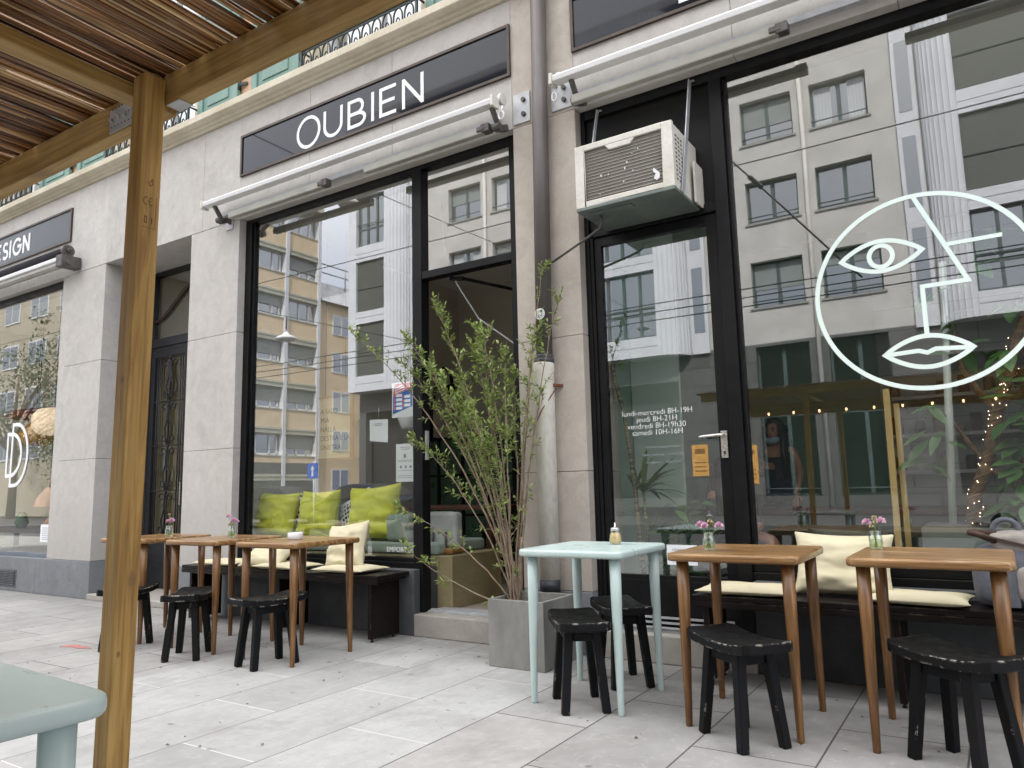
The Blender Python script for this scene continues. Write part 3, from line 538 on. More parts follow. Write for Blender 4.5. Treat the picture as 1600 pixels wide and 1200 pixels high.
b = MB(); b.box(-1.352, -1.312, .088, .0995, 1.20, 1.36); b.tube([(-1.332, .095, 1.335), (-1.332, .05, 1.335)], .010, 10); b.tube([(-1.332, .05, 1.335), (-1.345, .042, 1.335), (-1.44, .042, 1.33), (-1.47, .05, 1.328)], .0095, 10); b.lathe([(.011, 0), (.011, .004)], (-1.332, .086, 1.24), 12); b.build('handle', CHROME, dr, bevel=.001)
b = MB(); b.box(-1.338, -1.326, .0865, .089, 1.222, 1.245); b.build('keyhole', INK, dr)
b = MB()
for z in (.19, .22, .25): b.box(-2.1, -1.33, .062, .075, z, z + .012)
b.box(-2.165, -1.29, .075, .30, .166, .185); b.build('threshold', GREYMETAL, sf2)
hours = MB()
for i, (s, xx) in enumerate((('lundi-mercredi 8H-19H', -1.76), ('jeudi 8H-21H', -1.76), ('vendredi 8H-19h30', -1.765), ('samedi 10H-16H', -1.76))): text(s, .050, xx, 1.492 - .0425 * i, .1165, LETTER, sf2, 'opening_hours', 'CENTER', .0006, offset=-.0006)
for i, (s, xx) in enumerate((('horaires cuisine seule', -1.73), ('lundi-vendredi    11H-22H', -1.73), ('dimanche    10H-16H', -1.73))): text(s, .026, xx, 1.28 - .048 * i, .116, PAPERG, sf2, 'kitchen_hours', 'CENTER')
b = MB(); b.box(-1.735, -1.545, .113, .117, .565, .685); stk = b.build('sticker', PAPER, sf2); b = MB(); b.box(-1.73, -1.55, .1115, .1128, .592, .636); b.build('sticker_band', INK, stk); text('rmanente', .030, -1.70, .648, .1125, PAPERG, stk, 'lettering'); text('550', .046, -1.68, .598, .111, PAPER, stk, 'lettering')
# the line drawing of a face on the big pane
b = MB(); ya, yb = .1145, .1172; SW = .024
b.ribbon(arc(-.225, 2.045, .53, .525, 0, 360, 96)[:-1], SW, ya, yb, True)
def almond(x0, x1, z, up, dn): return [(x0 + (x1 - x0) * i / 18, z + up * math.sin(math.pi * i / 18) ** .85) for i in range(19)] + [(x1 - (x1 - x0) * i / 18, z - dn * math.sin(math.pi * i / 18) ** .85) for i in range(1, 18)]
b.ribbon(almond(-.612, -.212, 2.268, .085, .085), SW, ya, yb, True); b.ribbon(arc(-.412, 2.267, .058, .06, 0, 360, 32)[:-1], SW, ya, yb, True)
b.ribbon([(-.228, 2.56), (-.018, 2.066), (-.228, 2.064), (-.228, 1.80)], SW * .95, ya - .0005, yb - .0005); b.ribbon([(-.105, 2.272), (.15, 2.275)], SW * .9, ya - .0008, yb - .0008)
b.ribbon(almond(-.433, -.028, 1.715, .083, .083), SW, ya, yb, True); b.ribbon([(-.42, 1.715), (-.275, 1.722), (-.235, 1.708), (-.195, 1.724), (-.04, 1.714)], SW * .95, ya - .0005, yb - .0005)
b.build('face_drawing', pm('pale_mint_vinyl', S(226, 240, 234), S(220, 236, 230), 3, .5), sf2)

# left neighbour's window (design shop)
sf3 = cafe
b = MB(); frame_bar(b, -13.2, XS['P0'] - .19, 3.58, 3.635); frame_bar(b, -13.2, -13.14, .39, 3.58); b.build('frame', BLACK, sf3, bevel=.004)
b = MB(); b.box(-13.14, XS['P0'] - .19, .085, .15, .392, .43); b.box(XS['P0'] - .19, XS['P0'] - .172, .085, .15, .392, 3.635); b.build('sill', pm('grey_sill_metal', S(112, 122, 134), S(100, 110, 122), 3, .5), sf3)
pl = MB(); pl.box(XS['P0'] - .171, XS['P0'] + .01, .02, .4, ZP, ZL); pl.build('window_jamb', STONE, sf3)
pane('window_pane', -13.14, XS['P0'] - .185, .11, .42, 3.59, sf3, GLASSD)
b = MB(); sx = -10.34
for (ox, oz) in ((0, 0), (.115, -.12)): b.ribbon([(sx + ox, 1.345 + oz), (sx + ox, 1.965 + oz * .0 - (0 if oz else .08)), ] , .04, .103 - oz * .005, .1065 - oz * .005)
for ox, zb, zt in ((0, 1.345, 1.86), (.115, 1.225, 1.975)):
    c = (zb + zt) / 2; h = (zt - zb) / 2; k = [(sx + ox - .02, zt)] + [(sx + ox + .10 + .30 * math.sin(R(t)) * (1 if ox else .85), c + h * math.cos(R(t))) for t in range(0, 181, 9)] + [(sx + ox - .02, zb)]
    b.ribbon(k, .045, .1035 - ox * .01, .1065 - ox * .01)
b.build('letter_mark', LETTER, sf3)
b = MB(); b.box(-9.39, -9.10, .1045, .1075, .56, .76); p = b.build('paper_sheet', PAPER, sf3); b = MB(); [b.box(-9.35, -9.14 - .03 * (i % 3), .1035, .1044, .585 + .022 * i, .591 + .022 * i) for i in range(7)]; b.build('print', PAPERG, p)
b = MB(); b.box(-10.09, -9.66, -.008, .0, .05, .245); vg = b.build('vent_grille', pm('vent_grey', S(96, 98, 102), S(80, 82, 86), 5, .5), sf3); b = MB(); [b.bar((-10.065, -.013, .075 + i * .0185), (-9.685, -.013, .075 + i * .0185), .012, .009, (0, .5, 1)) for i in range(9)]; b.build('slat', pm('vent_dark', S(60, 62, 66), None, 5, .5), vg)

# entrance door with wrought iron grilles
ed = cafe
b = MB(); x0, x1 = XS['P1'] + .002, XS['P2'] - .002; b.box(x0, x0 + .05, .55, .62, .06, 3.636); b.box(x1 - .05, x1, .55, .62, .06, 3.636); b.box(x0 + .05, x1 - .05, .55, .62, 3.59, 3.636); b.box(x0 + .05, x1 - .05, .54, .63, 2.74, 2.84); b.box(x0 + .05, x1 - .05, .555, .615, 2.70, 2.74)
b.build('frame', IRON, ed, bevel=.004)
pane('fanlight_pane', x0 + .04, x1 - .04, .60, 2.83, 3.6, ed)
b = MB(); cv = [(x0 + .05 + 1.47 * i / 40, .585, 3.06 + .36 * (.5 - .5 * math.cos(2 * math.pi * min(1, i / 40)))) for i in range(41)]; b.tube(cv, .022, 8); b.build('curved_bar', pm('brown_iron', S(62, 46, 40), S(50, 36, 32), 8, .5), ed)
for k, (lx0, lx1) in enumerate(((x0 + .05, -7.335), (-7.285, x1 - .05))):
    b = MB(); fw = .07
    b.box(lx0, lx0 + fw, .555, .605, .07, 2.70); b.box(lx1 - fw, lx1, .555, .605, .07, 2.70); b.box(lx0 + fw, lx1 - fw, .556, .604, 2.62, 2.70); b.box(lx0 + fw, lx1 - fw, .556, .604, .07, .62); b.box(lx0 + fw + .05, lx1 - fw - .05, .545, .556, .13, .56)
    lf = b.build('door_leaf', IRON, ed, bevel=.004); pane('door_pane', lx0 + fw - .005, lx1 - fw + .005, .595, .61, 2.63, lf, GLASSD)
    b = MB(); cx = (lx0 + lx1) / 2; hw = (lx1 - lx0) / 2 - fw; yy = .568
    for x in (cx - hw + .05, cx + hw - .05, cx - hw + .09, cx + hw - .09): b.tube([(x, yy, .62), (x, yy, 2.62)], .0075, 6)
    for i in range(4):
        zt = 2.60 - .5 * i
        for sgn in (-1, 1):
            sc_ = [(cx + sgn * (.085 + (.055 - .0065 * j) * math.cos(R(160 - 42 * j))), yy, zt - .065 + (.055 - .0065 * j) * math.sin(R(160 - 42 * j))) for j in range(8)]
            stem = [(cx + sgn * .018, yy, zt - .49), (cx + sgn * .05, yy, zt - .40), (cx + sgn * .062, yy, zt - .30), (cx + sgn * .022, yy, zt - .2), (cx + sgn * .02, yy, zt - .10)]
            b.tube(stem + sc_, .0095, 7)
            b.tube([(cx + sgn * .03, yy, zt - .45)] + [(cx + sgn * (.075 + .03 * math.cos(R(-90 + 40 * j))), yy, zt - .41 + .03 * math.sin(R(-90 + 40 * j))) for j in range(7)], .007, 6)
        b.tube([(cx, yy, zt), (cx, yy, zt - .5)], .009, 6); b.lathe([(.0, -.03), (.018, -.01), (.014, .01), (0, .035)], (cx, yy, zt), 8)
        b.bar((cx - hw, yy, zt + .01), (cx + hw, yy, zt + .01), .01, .012)
    b.build('scroll_grille', IRON, lf)
b = MB(); b.box(-7.365, -7.34, .515, .55, .96, 1.2); b.build('pull_handle', CHROME, ed)
b = MB(); b.box(XS['P1'], XS['P1'] + .012, .30, .42, 1.25, 1.72); tag(b.build('notice_plate', PAPER), 'narrow white notice plate on the left stone jamb of the recessed entrance', 'notice')

# signs over the shops
def sign(label, x0, x1, z0, z1, mat, base):
    t = thing('shop_sign', label, 'sign', base); b = MB(); b.box(x0, x1, -.010, -.001, z0, z1); b.build('panel', mat, t, bevel=.001)
    b = MB(); e = .022; b.box(x0 - e, x1 + e, -.022, -.001, z1, z1 + e); b.box(x0 - e, x1 + e, -.022, -.001, z0 - e, z0); b.box(x0 - e, x0, -.0215, -.001, z0, z1); b.box(x1, x1 + e, -.0215, -.001, z0, z1); b.build('sign_frame', pm('bronze_frame', S(78, 66, 56), S(62, 52, 46), 6, .4, metal=.3), t); return t
s1 = sign('dark glass shop sign reading OUBIEN in white capitals', -5.755, -2.73, 4.07, 4.436, SIGNG, (-4.2, -.001, 4.07))
zb, zt, sw = 4.105, 4.363, .030; ya, yb = -.0135, -.0102
def letter(pts_list, parent, wd=sw, ya=ya, yb=yb):
    b = MB()
    for i, (p, cl) in enumerate(pts_list): b.ribbon(p, wd, ya - .0004 * i, yb, cl)
    return b.build('letter', LETTER, parent)
h = sw / 2; zm = (zb + zt) / 2
letter([(arc(-4.845, zm, .137, .137, 0, 360, 48)[:-1], True)], s1)
letter([([(-4.64, zt)] + arc(-4.538, zb + .103, .102, .093, 180, 360, 20) + [(-4.436, zt)], False)], s1)
letter([([(-4.347, zb), (-4.347, zt)], False), ([(-4.347, zt - h), (-4.25, zt - h)] + arc(-4.25, zt - h - .058, .062, .058, 90, -90, 14) + [(-4.347, zt - h - .116)], False), ([(-4.347, zt - h - .118), (-4.24, zt - h - .118)] + arc(-4.24, (zb + zt - .118) / 2, .078, (zt - .118 - zb - sw) / 2, 90, -90, 14) + [(-4.347, zb + h)], False)], s1)
letter([([(-4.073, zb), (-4.073, zt)], False)], s1)
letter([([(-3.983, zb), (-3.983, zt)], False), ([(-3.983, zt - h), (-3.815, zt - h)], False), ([(-3.983, zm), (-3.83, zm)], False), ([(-3.983, zb + h), (-3.815, zb + h)], False)], s1)
letter([([(-3.735, zb), (-3.735, zt)], False), ([(-3.735, zt - .01), (-3.54, zb + .01)], False), ([(-3.54, zb), (-3.54, zt)], False)], s1)
s3 = sign('slate grey shop sign ending in DESIGN in white capitals', -13.1, -8.89, 4.07, 4.436, SIGNS, (-11, -.001, 4.07))
zb, zt = 4.13, 4.362; zm = (zb + zt) / 2; w3 = .04; h = w3 / 2
letter([([(-11.02, zb + h), (-11.02, zt - h), (-10.96, zt - h)] + arc(-10.96, zm, .09, zt - h - zm, 90, -90, 14) + [(-11.02, zb + h)], False)], s3, w3)
letter([([(-10.79, zb), (-10.79, zt)], False), ([(-10.79, zt - h), (-10.63, zt - h)], False), ([(-10.79, zm), (-10.65, zm)], False), ([(-10.79, zb + h), (-10.63, zb + h)], False)], s3, w3)
letter([(arc(-10.505, zt - .068, .052, .05, 30, 270, 14) + arc(-10.505, zb + .064, .058, .048, 90, -150, 14)[1:], False)], s3, w3)
letter([([(-10.378, zb), (-10.378, zt)], False)], s3, w3)
letter([(arc(-10.195, zm, .098, .098, 40, 360, 24) + [(-10.185, zm)], False)], s3, w3)
letter([([(-10.028, zb), (-10.028, zt)], False), ([(-10.028, zt - .012), (-9.885, zb + .012)], False), ([(-9.885, zb), (-9.885, zt)], False)], s3, w3)
s4 = sign('dark glass shop sign cut by the top of the photo with a white outlined letter', -2.178, 1.58, 4.07, 4.436, SIGNG, (-.4, -.001, 4.07))
letter([([(-1.40, 4.42), (-1.40, 4.125), (-.85, 4.125)], False)], s4, .035)
text('bureau', .26, -.7, 4.14, -.0125, LETTER, s4, 'lettering') if 0 else None

# ------------------------------------------------------------------ awnings
def awning(label, x0, x1, arms, group=None):
    t = thing('awning', label, 'awning', ((x0 + x1) / 2, 0, 3.7), group)
    b = MB(); b.prism([(-.235, 3.742), (-.175, 3.732), (-.165, 3.76), (-.175, 3.795), (-.225, 3.792), (-.24, 3.775)], x0, x1, 'x'); fb = b.build('front_bar', WHITE, t, bevel=.004)
    b = MB(); b.tube([(x0 + .04, -.105, 3.825), (x1 - .04, -.105, 3.825)], .034, 14); b.build('fabric_roll', pm('grey_awning_fabric', S(128, 124, 122), S(112, 108, 106), 6, .9, .1), t)
    b = MB(); b.bar((x0 + .05, -.04, 3.70), (x1 - .05, -.04, 3.70), .05, .04); b.build('torsion_bar', GREYMETAL, t)
    for a0, a1 in arms:
        b = MB(); b.box(a0, a1, -.165, -.115, 3.585, 3.645); ar = b.build('arm', CREAMMETAL, t, bevel=.008)
        b = MB(); b.box(a1 - .015, a1 + .055, -.172, -.108, 3.588, 3.65); b.box(a1 - .05, a1 + .02, -.176, -.104, 3.60, 3.635); b.build('elbow', DARKMETAL, ar, bevel=.006)
    for x in (x0 + .12, x1 - .02):
        b = MB(); b.bar((x, -.19, 3.74), (x, -.10, 3.62), .03, .035); b.tube([(x - .03, -.13, 3.615), (x + .03, -.13, 3.615)], .028, 12); b.bar((x, -.13, 3.60), (x, -.0, 3.66), .035, .05); b.build('shoulder_bracket', DARKMETAL, t, bevel=.004)
    for x in (x0 - .012, x1 + .012): b = MB(); b.box(x - .011, x + .011, -.245, -.16, 3.722, 3.802); b.tube([(x - .014, -.105, 3.825), (x + .014, -.105, 3.825)], .044, 14); b.build('end_cap', ACW, t, bevel=.004)
    return t
a1 = awning('rolled white awning over the left window with a crank eye at its right end', -6.03, -2.74, [(-5.74, -4.50), (-4.03, -2.86)])
a2 = awning('rolled white awning over the glazed door and the face window', -2.24, 1.45, [(-2.14, -.80), (-.2, 1.2)])
def plate(x0, x1, z0, z1, a):
    b = MB(); b.box(x0, x1, -.012, -.001, z0, z1); p = b.build('wall_plate', GREYMETAL, a, bevel=.002); b = MB()
    for z in (z0 + .06, z1 - .06): b.tube([((x0 + x1) / 2 + .02, -.03, z), ((x0 + x1) / 2 + .02, -.012, z)], .017, 6)
    b.build('bolt', DARKMETAL, p)
plate(-2.69, -2.55, 3.655, 3.885, a1); plate(-2.375, -2.205, 3.66, 3.87, a2); plate(-5.98, -5.87, 3.56, 3.70, a1)
b = MB(); b.tube([(-2.66, -.17, 3.70 + .018 * math.cos(i * .7)) if 0 else (-2.68 + .022 * math.cos(R(i * 30)), -.19, 3.655 + .03 * math.sin(R(i * 30))) for i in range(12)], .007, 6, closed=True); b.tube([(-2.68, -.19, 3.685), (-2.68, -.17, 3.73)], .01, 6); b.build('crank_eye', WHITE, a1)
b = MB(); b.tube([(-2.25 + .018 * math.cos(R(i * 30)), -.19, 3.655 + .03 * math.sin(R(i * 30))) for i in range(12)], .006, 6, closed=True); b.tube([(-2.25, -.19, 3.685), (-2.24, -.17, 3.73)], .008, 6); b.build('crank_eye', WHITE, a2)
# the neighbour's dark awning
t = thing('awning', 'dark rolled awning with a brown end drum over the design shop window', 'awning', (-10.8, 0, 3.75))
b = MB(); b.tube([(-13.2, -.15, 3.845), (-8.66, -.15, 3.845)], .055, 16); b.build('fabric_roll', pm('dark_awning_cloth', S(46, 44, 48), S(36, 34, 38), 8, .9, .15), t)
b = MB(); b.tube([(-8.66, -.15, 3.845), (-8.615, -.15, 3.845)], .07, 20); b.tube([(-8.615, -.15, 3.845), (-8.58, -.15, 3.845)], .028, 12); b.tube([(-8.58, -.15, 3.845), (-8.53, -.15, 3.84)], .010, 8); b.build('end_drum', DARKMETAL, t, bevel=.006)
b = MB(); b.bar((-13.2, -.19, 3.755), (-8.70, -.19, 3.755), .05, .045); b.build('front_bar', WHITE, t, bevel=.006)
b = MB(); b.bar((-13.2, -.13, 3.70), (-8.75, -.13, 3.70), .04, .035); b.build('arm', CREAMMETAL, t, bevel=.004)
b = MB(); b.box(-8.73, -8.60, -.23, -.012, 3.655, 3.79); b.tube([(-8.60, -.15, 3.70), (-8.585, -.15, 3.70)], .03, 10); b.build('shoulder_bracket', DARKMETAL, t, bevel=.012)

# drainpipe
t = thing('drainpipe', 'brown grey drainpipe with a white painted foot on the middle stone pilaster', 'drainpipe', (-2.46, -.07, 0))
b = MB(); b.tube([(-2.425, -.066, 4.66), (-2.46, -.066, 1.80)], .055, 20); b.build('upper_pipe', PIPE, t)
b = MB(); b.lathe([(.066, 0), (.066, 1.34), (.069, 1.35), (.069, 1.40), (.064, 1.41)], (-2.462, -.071, .465), 24); b.build('lower_pipe', PIPEW, t)
b = MB(); b.lathe([(.060, 0), (.062, .05), (.058, .06)], (-2.46, -.069, 1.87), 22); b.lathe([(.066, 0), (.066, .03)], (-2.46, -.068, 1.873), 22); b.build('collar', pm('grey_collar', S(70, 70, 76), None, 5, .5), t)
b = MB(); b.lathe([(.066, 0), (.066, .074)], (-2.462, -.072, .39), 20); b.lathe([(.060, 0), (.060, .39)], (-2.462, -.072, 0), 20); b.build('foot', BLUEBASE, t)
b = MB(); b.bar((-2.40, -.07, 1.72), (-2.37, 0.0, 1.72), .03, .018); b.tube([(-2.385, -.05, 1.70), (-2.40, -.10, 1.64), (-2.45, -.14, 1.55), (-2.50, -.15, 1.45)], .004, 6); b.build('pipe_bracket', pm('rusty_bracket', S(120, 72, 48), S(90, 52, 36), 20, .8), t)
b = MB(); b.prism(arc(-2.452, 2.20, .038, .038, 0, 360, 28)[:-1], -.1245, -.121, 'y'); bd = b.build('sticker', WHITE, t); b = MB()
for i in range(16): a = R(i * 22.5); b.ribbon([(-2.452 + .012 * math.cos(a), 2.20 + .012 * math.sin(a)), (-2.452 + .033 * math.cos(a), 2.20 + .033 * math.sin(a))], .004, -.1255, -.1247)
b.build('sticker_print', PAPERG, bd)

# ------------------------------------------------------------------ air conditioner
t = thing('air_conditioner', 'aged white window air conditioner jutting from the black panel above the glazed door', 'air conditioner', (-1.71, -.1, 2.76))
x0, x1, y0, y1, z0, z1 = -2.03, -1.40, -.345, .10, 2.765, 3.165
b = MB(); b.box(x0, x1, y0 + .03, y1, z0, z1)
hs = b.build('housing', ACW, t, bevel=.006)
b = MB()
for i in range(11):
    for j in range(3): b.box(x1, x1 + .0015, y0 + .06 + .045 * j, y0 + .085 + .045 * j, z0 + .06 + .027 * i, z0 + .07 + .027 * i)
b.build('side_louvre', DARKMETAL, hs)
b = MB(); b.box(x0 - .006, x0 + .06, y0, y0 + .03, z0, z1 + .004); b.box(x1 - .06, x1 + .006, y0, y0 + .03, z0, z1 + .004); b.box(x0 + .06, x1 - .06, y0, y0 + .03, z1 - .035, z1 + .004); b.box(x0 + .06, x1 - .06, y0, y0 + .03, z0, z0 + .035)
b.prism([(x0 + .2, z1 - .035), (x0 + .23, z1 - .07), (x1 - .26, z1 - .07), (x1 - .23, z1 - .035)], y0 + .0005, y0 + .028, 'y'); b.build('front_frame', ACW, t, bevel=.004)
b = MB(); b.box(x0 + .06, x1 - .06, y0 + .014, y0 + .03, z0 + .035, z1 - .035); cg = b.build('condenser_grille', FIN, t); b = MB()
for i in range(15): z = z0 + .05 + .0205 * i; b.tube([(x0 + .06, y0 + .012, z), (x1 - .06, y0 + .012, z)], .0022, 5)
b.build('fin_line', pm('pale_fin', S(176, 170, 158), None, 4, .5), cg); b = MB()
for _ in range(9):
    cx, cz = rnd.uniform(x0 + .08, x1 - .08), rnd.uniform(z0 + .05, z1 - .08); q = rnd.uniform(.003, .0075); pts = [(cx + q * math.cos(R(k * 60)) * rnd.uniform(.4, 1), cz + 1.5 * q * math.sin(R(k * 60)) * rnd.uniform(.4, 1.2)) for k in range(6)]; b.prism(pts, y0 + .006, y0 + .0135, 'y')
b.prism([(x1 - .12, z0 + .075), (x1 - .105, z0 + .06), (x1 - .085, z0 + .07), (x1 - .082, z0 + .10), (x1 - .105, z0 + .125), (x1 - .12, z0 + .14), (x1 - .125, z0 + .12), (x1 - .108, z0 + .10)], y0 + .004, y0 + .0135, 'y'); b.build('paint_fleck', WHITE, cg)
b = MB(); b.box(x0 - .004, x1 + .008, y0 - .004, y1, z0 - .022, z0 - .001); b.box(x0 + .06, x0 + .34, y0 + .05, y0 + .11, z0 - .03, z0 - .022); b.build('base_pan', ACPAN, t, bevel=.003)
for x, ww in ((x1 + .012, .045), (x0 - .012, .03)):
    b = MB(); b.bar((x, y0 + .12, z0 - .01), (x - .01, .055, 3.60), .006, ww, (0, 1, 0)); b.bar((x, .055, 3.60), (x, .10, 3.60), .03, .006); b.build('support_strap', GREYMETAL, t)
b = MB(); b.box(x1 + .022, x1 + .034, -.05, .10, z0 - .01, z0 + .25); b.build('side_plate', ACW, t)
b = MB(); b.tube([(-1.93, -.22, 2.745), (-1.93, -.20, 2.70), (-1.96, -.18, 2.672), (-2.05, -.16, 2.64), (-2.40, -.085, 2.535)], .0085, 10); b.build('drain_hose', pm('grey_hose', S(92, 92, 90), S(70, 70, 70), 8, .5), t)

# ------------------------------------------------------------------ tables and stools
def make_table(top_m, leg_m, name, label, cat, group, W=.575, D=.60, H=.745):
    t = thing(name, label, cat, (0, 0, 0), group)
    b = MB(); b.prism(rrect(-W / 2, W / 2, -D / 2, D / 2, .045), H - .036, H, 'z', 0, True); b.build('tabletop', top_m, t, bevel=.012, seg=3)
    for sx in (-1, 1):
        for sy in (-1, 1):
            b = MB(); x, y = sx * (W / 2 - .058), sy * (D / 2 - .062)
            b.tube([(x + sx * .004, y + sy * .006, .0), (x + sx * .004, y + sy * .006, .008), (x + sx * .003, y + sy * .005, .14), (x, y, .50), (x - sx * .001, y - sy * .001, H - .036)], [.0135, .0150, .0175, .0255, .0275], 16); b.build('leg', leg_m, t)
    return t
wt = make_table(TOPW, LEGW, 'cafe_table', 'brown wooden cafe table before the left bench with a white ashtray on it', 'table', 'wooden cafe tables')
tabs = [(-3.944, -.839, None), (-4.722, -.837, 'brown wooden cafe table in the middle of the left three, with a flower jar'), (-5.53, -.86, 'brown wooden cafe table half hidden behind the pergola post'), (-.997, -.774, 'brown wooden cafe table beside the mint one, with pale pink flowers'), (-.249, -.75, 'worn brown wooden cafe table at the right edge in front of the backpack')]
for i, (x, y, l) in enumerate(tabs):
    o = wt if i == 0 else copy_tree(wt, label=l)
    o.location = (x, y, 0); o.rotation_euler.z = R((0, .8, -.6, .5, -.4)[i])
def worn_mat():
    m = TOPW.copy(); m.name = 'worn_table_wood'; nt_ = m.node_tree; b_ = nt_.nodes['Principled BSDF']; src = b_.inputs['Base Color'].links[0].from_socket
    t_ = nt_.nodes.new('ShaderNodeTexCoord'); mp_ = nt_.nodes.new('ShaderNodeMapping'); mp_.inputs['Scale'].default_value = (2.2, 46, 10); nt_.links.new(t_.outputs['Object'], mp_.inputs['Vector']); n_ = nt_.nodes.new('ShaderNodeTexNoise'); n_.inputs['Scale'].default_value = 1.5; n_.inputs['Detail'].default_value = 6; nt_.links.new(mp_.outputs[0], n_.inputs['Vector'])
    r_ = nt_.nodes.new('ShaderNodeMapRange'); r_.inputs[1].default_value = .54; r_.inputs[2].default_value = .64; r_.inputs[4].default_value = .8; nt_.links.new(n_.outputs['Fac'], r_.inputs[0]); x_ = nt_.nodes.new('ShaderNodeMix'); x_.data_type = 'RGBA'; x_.inputs['B'].default_value = S(196, 172, 140); nt_.links.new(r_.outputs[0], x_.inputs['Factor']); nt_.links.new(src, x_.inputs['A']); nt_.links.new(x_.outputs['Result'], b_.inputs['Base Color']); return m
for c in o.children:
    if c.name.startswith('tabletop'): c.data = c.data.copy(); c.data.materials[0] = worn_mat()
mt = make_table(MINT, MINT, 'cafe_table', 'pale mint cafe table with a sugar pourer beside the concrete planter', 'table', 'mint painted tables')
mt.location = (-1.78, -.79, 0)
copy_tree(mt, loc=(-1.525, -3.895, -.006), rz=R(-3), label='mint table corner in the left foreground beside the pergola post')

def make_stool():
    t = thing('stool', 'x', 'stool', (0, 0, 0), 'black saddle stools'); Lh, Wh, top, th = .222, .122, .405, .036
    nx, ny = 24, 12; vs = []; fs = []
    def outl(a, bb):  # superellipse corner rounding
        x = a * Lh; k = max(0, (abs(a) - .86) / .14); return x, bb * Wh * (1 - .20 * k * k)
    for s in (1, 0):
        for i in range(nx + 1):
            for j in range(ny + 1):
                a, bb = -1 + 2 * i / nx, -1 + 2 * j / ny; x, y = outl(a, bb); z = top + .023 * abs(a) ** 2.2 - .004 * (1 - bb * bb) - (0 if s else th + .006 * abs(a)); vs.append((x * (1 + .025 * (1 - bb * bb) * abs(a)), y, z))
    N = (nx + 1) * (ny + 1); idx = lambda s, i, j: (0 if s else N) + i * (ny + 1) + j
    for i in range(nx):
        for j in range(ny):
            fs.append((idx(1, i, j), idx(1, i + 1, j), idx(1, i + 1, j + 1), idx(1, i, j + 1))); fs.append((idx(0, i, j), idx(0, i, j + 1), idx(0, i + 1, j + 1), idx(0, i + 1, j)))
    for i in range(nx): fs.append((idx(1, i, 0), idx(0, i, 0), idx(0, i + 1, 0), idx(1, i + 1, 0))); fs.append((idx(1, i, ny), idx(1, i + 1, ny), idx(0, i + 1, ny), idx(0, i, ny)))
    for j in range(ny): fs.append((idx(1, 0, j), idx(1, 0, j + 1), idx(0, 0, j + 1), idx(0, 0, j))); fs.append((idx(1, nx, j), idx(0, nx, j), idx(0, nx, j + 1), idx(1, nx, j + 1)))
    b = MB(); b.add(vs, fs, 0, False); b.build('seat', STOOLB, t, bevel=.006, seg=2)
    for sx in (-1, 1):
        for sy in (-1, 1):
            b = MB(); b.bar((sx * .102, sy * .066, .378), (sx * .140, sy * .098, .0), .043, .046, (1, 0, 0), .038, .040); b.build('leg', STOOLL, t, bevel=.004, seg=1)
    b = MB()
    for sy in (-1, 1): b.bar((-.085, sy * .069, .342), (.085, sy * .069, .342), .022, .042)
    for sx in (-1, 1): b.bar((sx * .105, -.046, .342), (sx * .105, .046, .342), .022, .040)
    b.build('apron', STOOLL, t, bevel=.003, seg=1); return t
st0 = make_stool()
stools = [(-.972, -1.09, -40, 'black chipped stool in front of the wooden table with pale pink flowers'), (-.185, -1.0, -38, 'black stool at the right edge before the worn wooden table'), (-1.79, -.97, -52, 'black stool nearest under the front of the mint table, its seat rim chipped white'), (-1.783, -.476, -47, 'black stool under the back of the mint table by the shop step'),
          (-3.909, -1.11, 80, 'black stool turned side on, before the table with the ashtray'), (-4.584, -1.203, 129, 'black stool pushed under the middle table of the left three'), (-5.27, -1.22, 122, 'black stool partly hidden behind the pergola post')]
for i, (x, y, a, l) in enumerate(stools):
    o = st0 if i == 0 else copy_tree(st0)
    o['label'] = l; o.location = (x, y, 0); o.rotation_euler.z = R(a)

# ------------------------------------------------------------------ benches and cushions
def bench(label, x0, x1, panels, z=.462):
    t = thing('bench', label, 'bench', ((x0 + x1) / 2, -.17, 0)); b = MB(); b.box(x0, x1, -.345, -.004, z - .028, z); b.build('seat_board', BENCHE, t, bevel=.004)
    b = MB(); b.box(x0, x1, -.347, -.325, z - .062, z - .029); b.box(x0 + .02, x1 - .02, -.32, -.02, z - .05, z - .029); b.build('edge_rail', BENCHE, t, bevel=.003)
    for x in panels: b = MB(); b.box(x - .016, x + .016, -.33, -.03, .022, z - .0505); [b.lathe([(.012, 0), (.012, .008), (.006, .01), (.006, .024)], (x, yy, 0), 10) for yy in (-.30, -.08)]; b.build('leg_panel', BENCHE, t, bevel=.003)
    return t
bench('dark stained bench along the left window, carrying cream cushions', -5.97, -3.70, (-5.86, -4.75, -3.79))
bench('dark stained bench under the big face window, carrying cream cushions', -1.43, 1.3, (-1.36, -.45, .6))
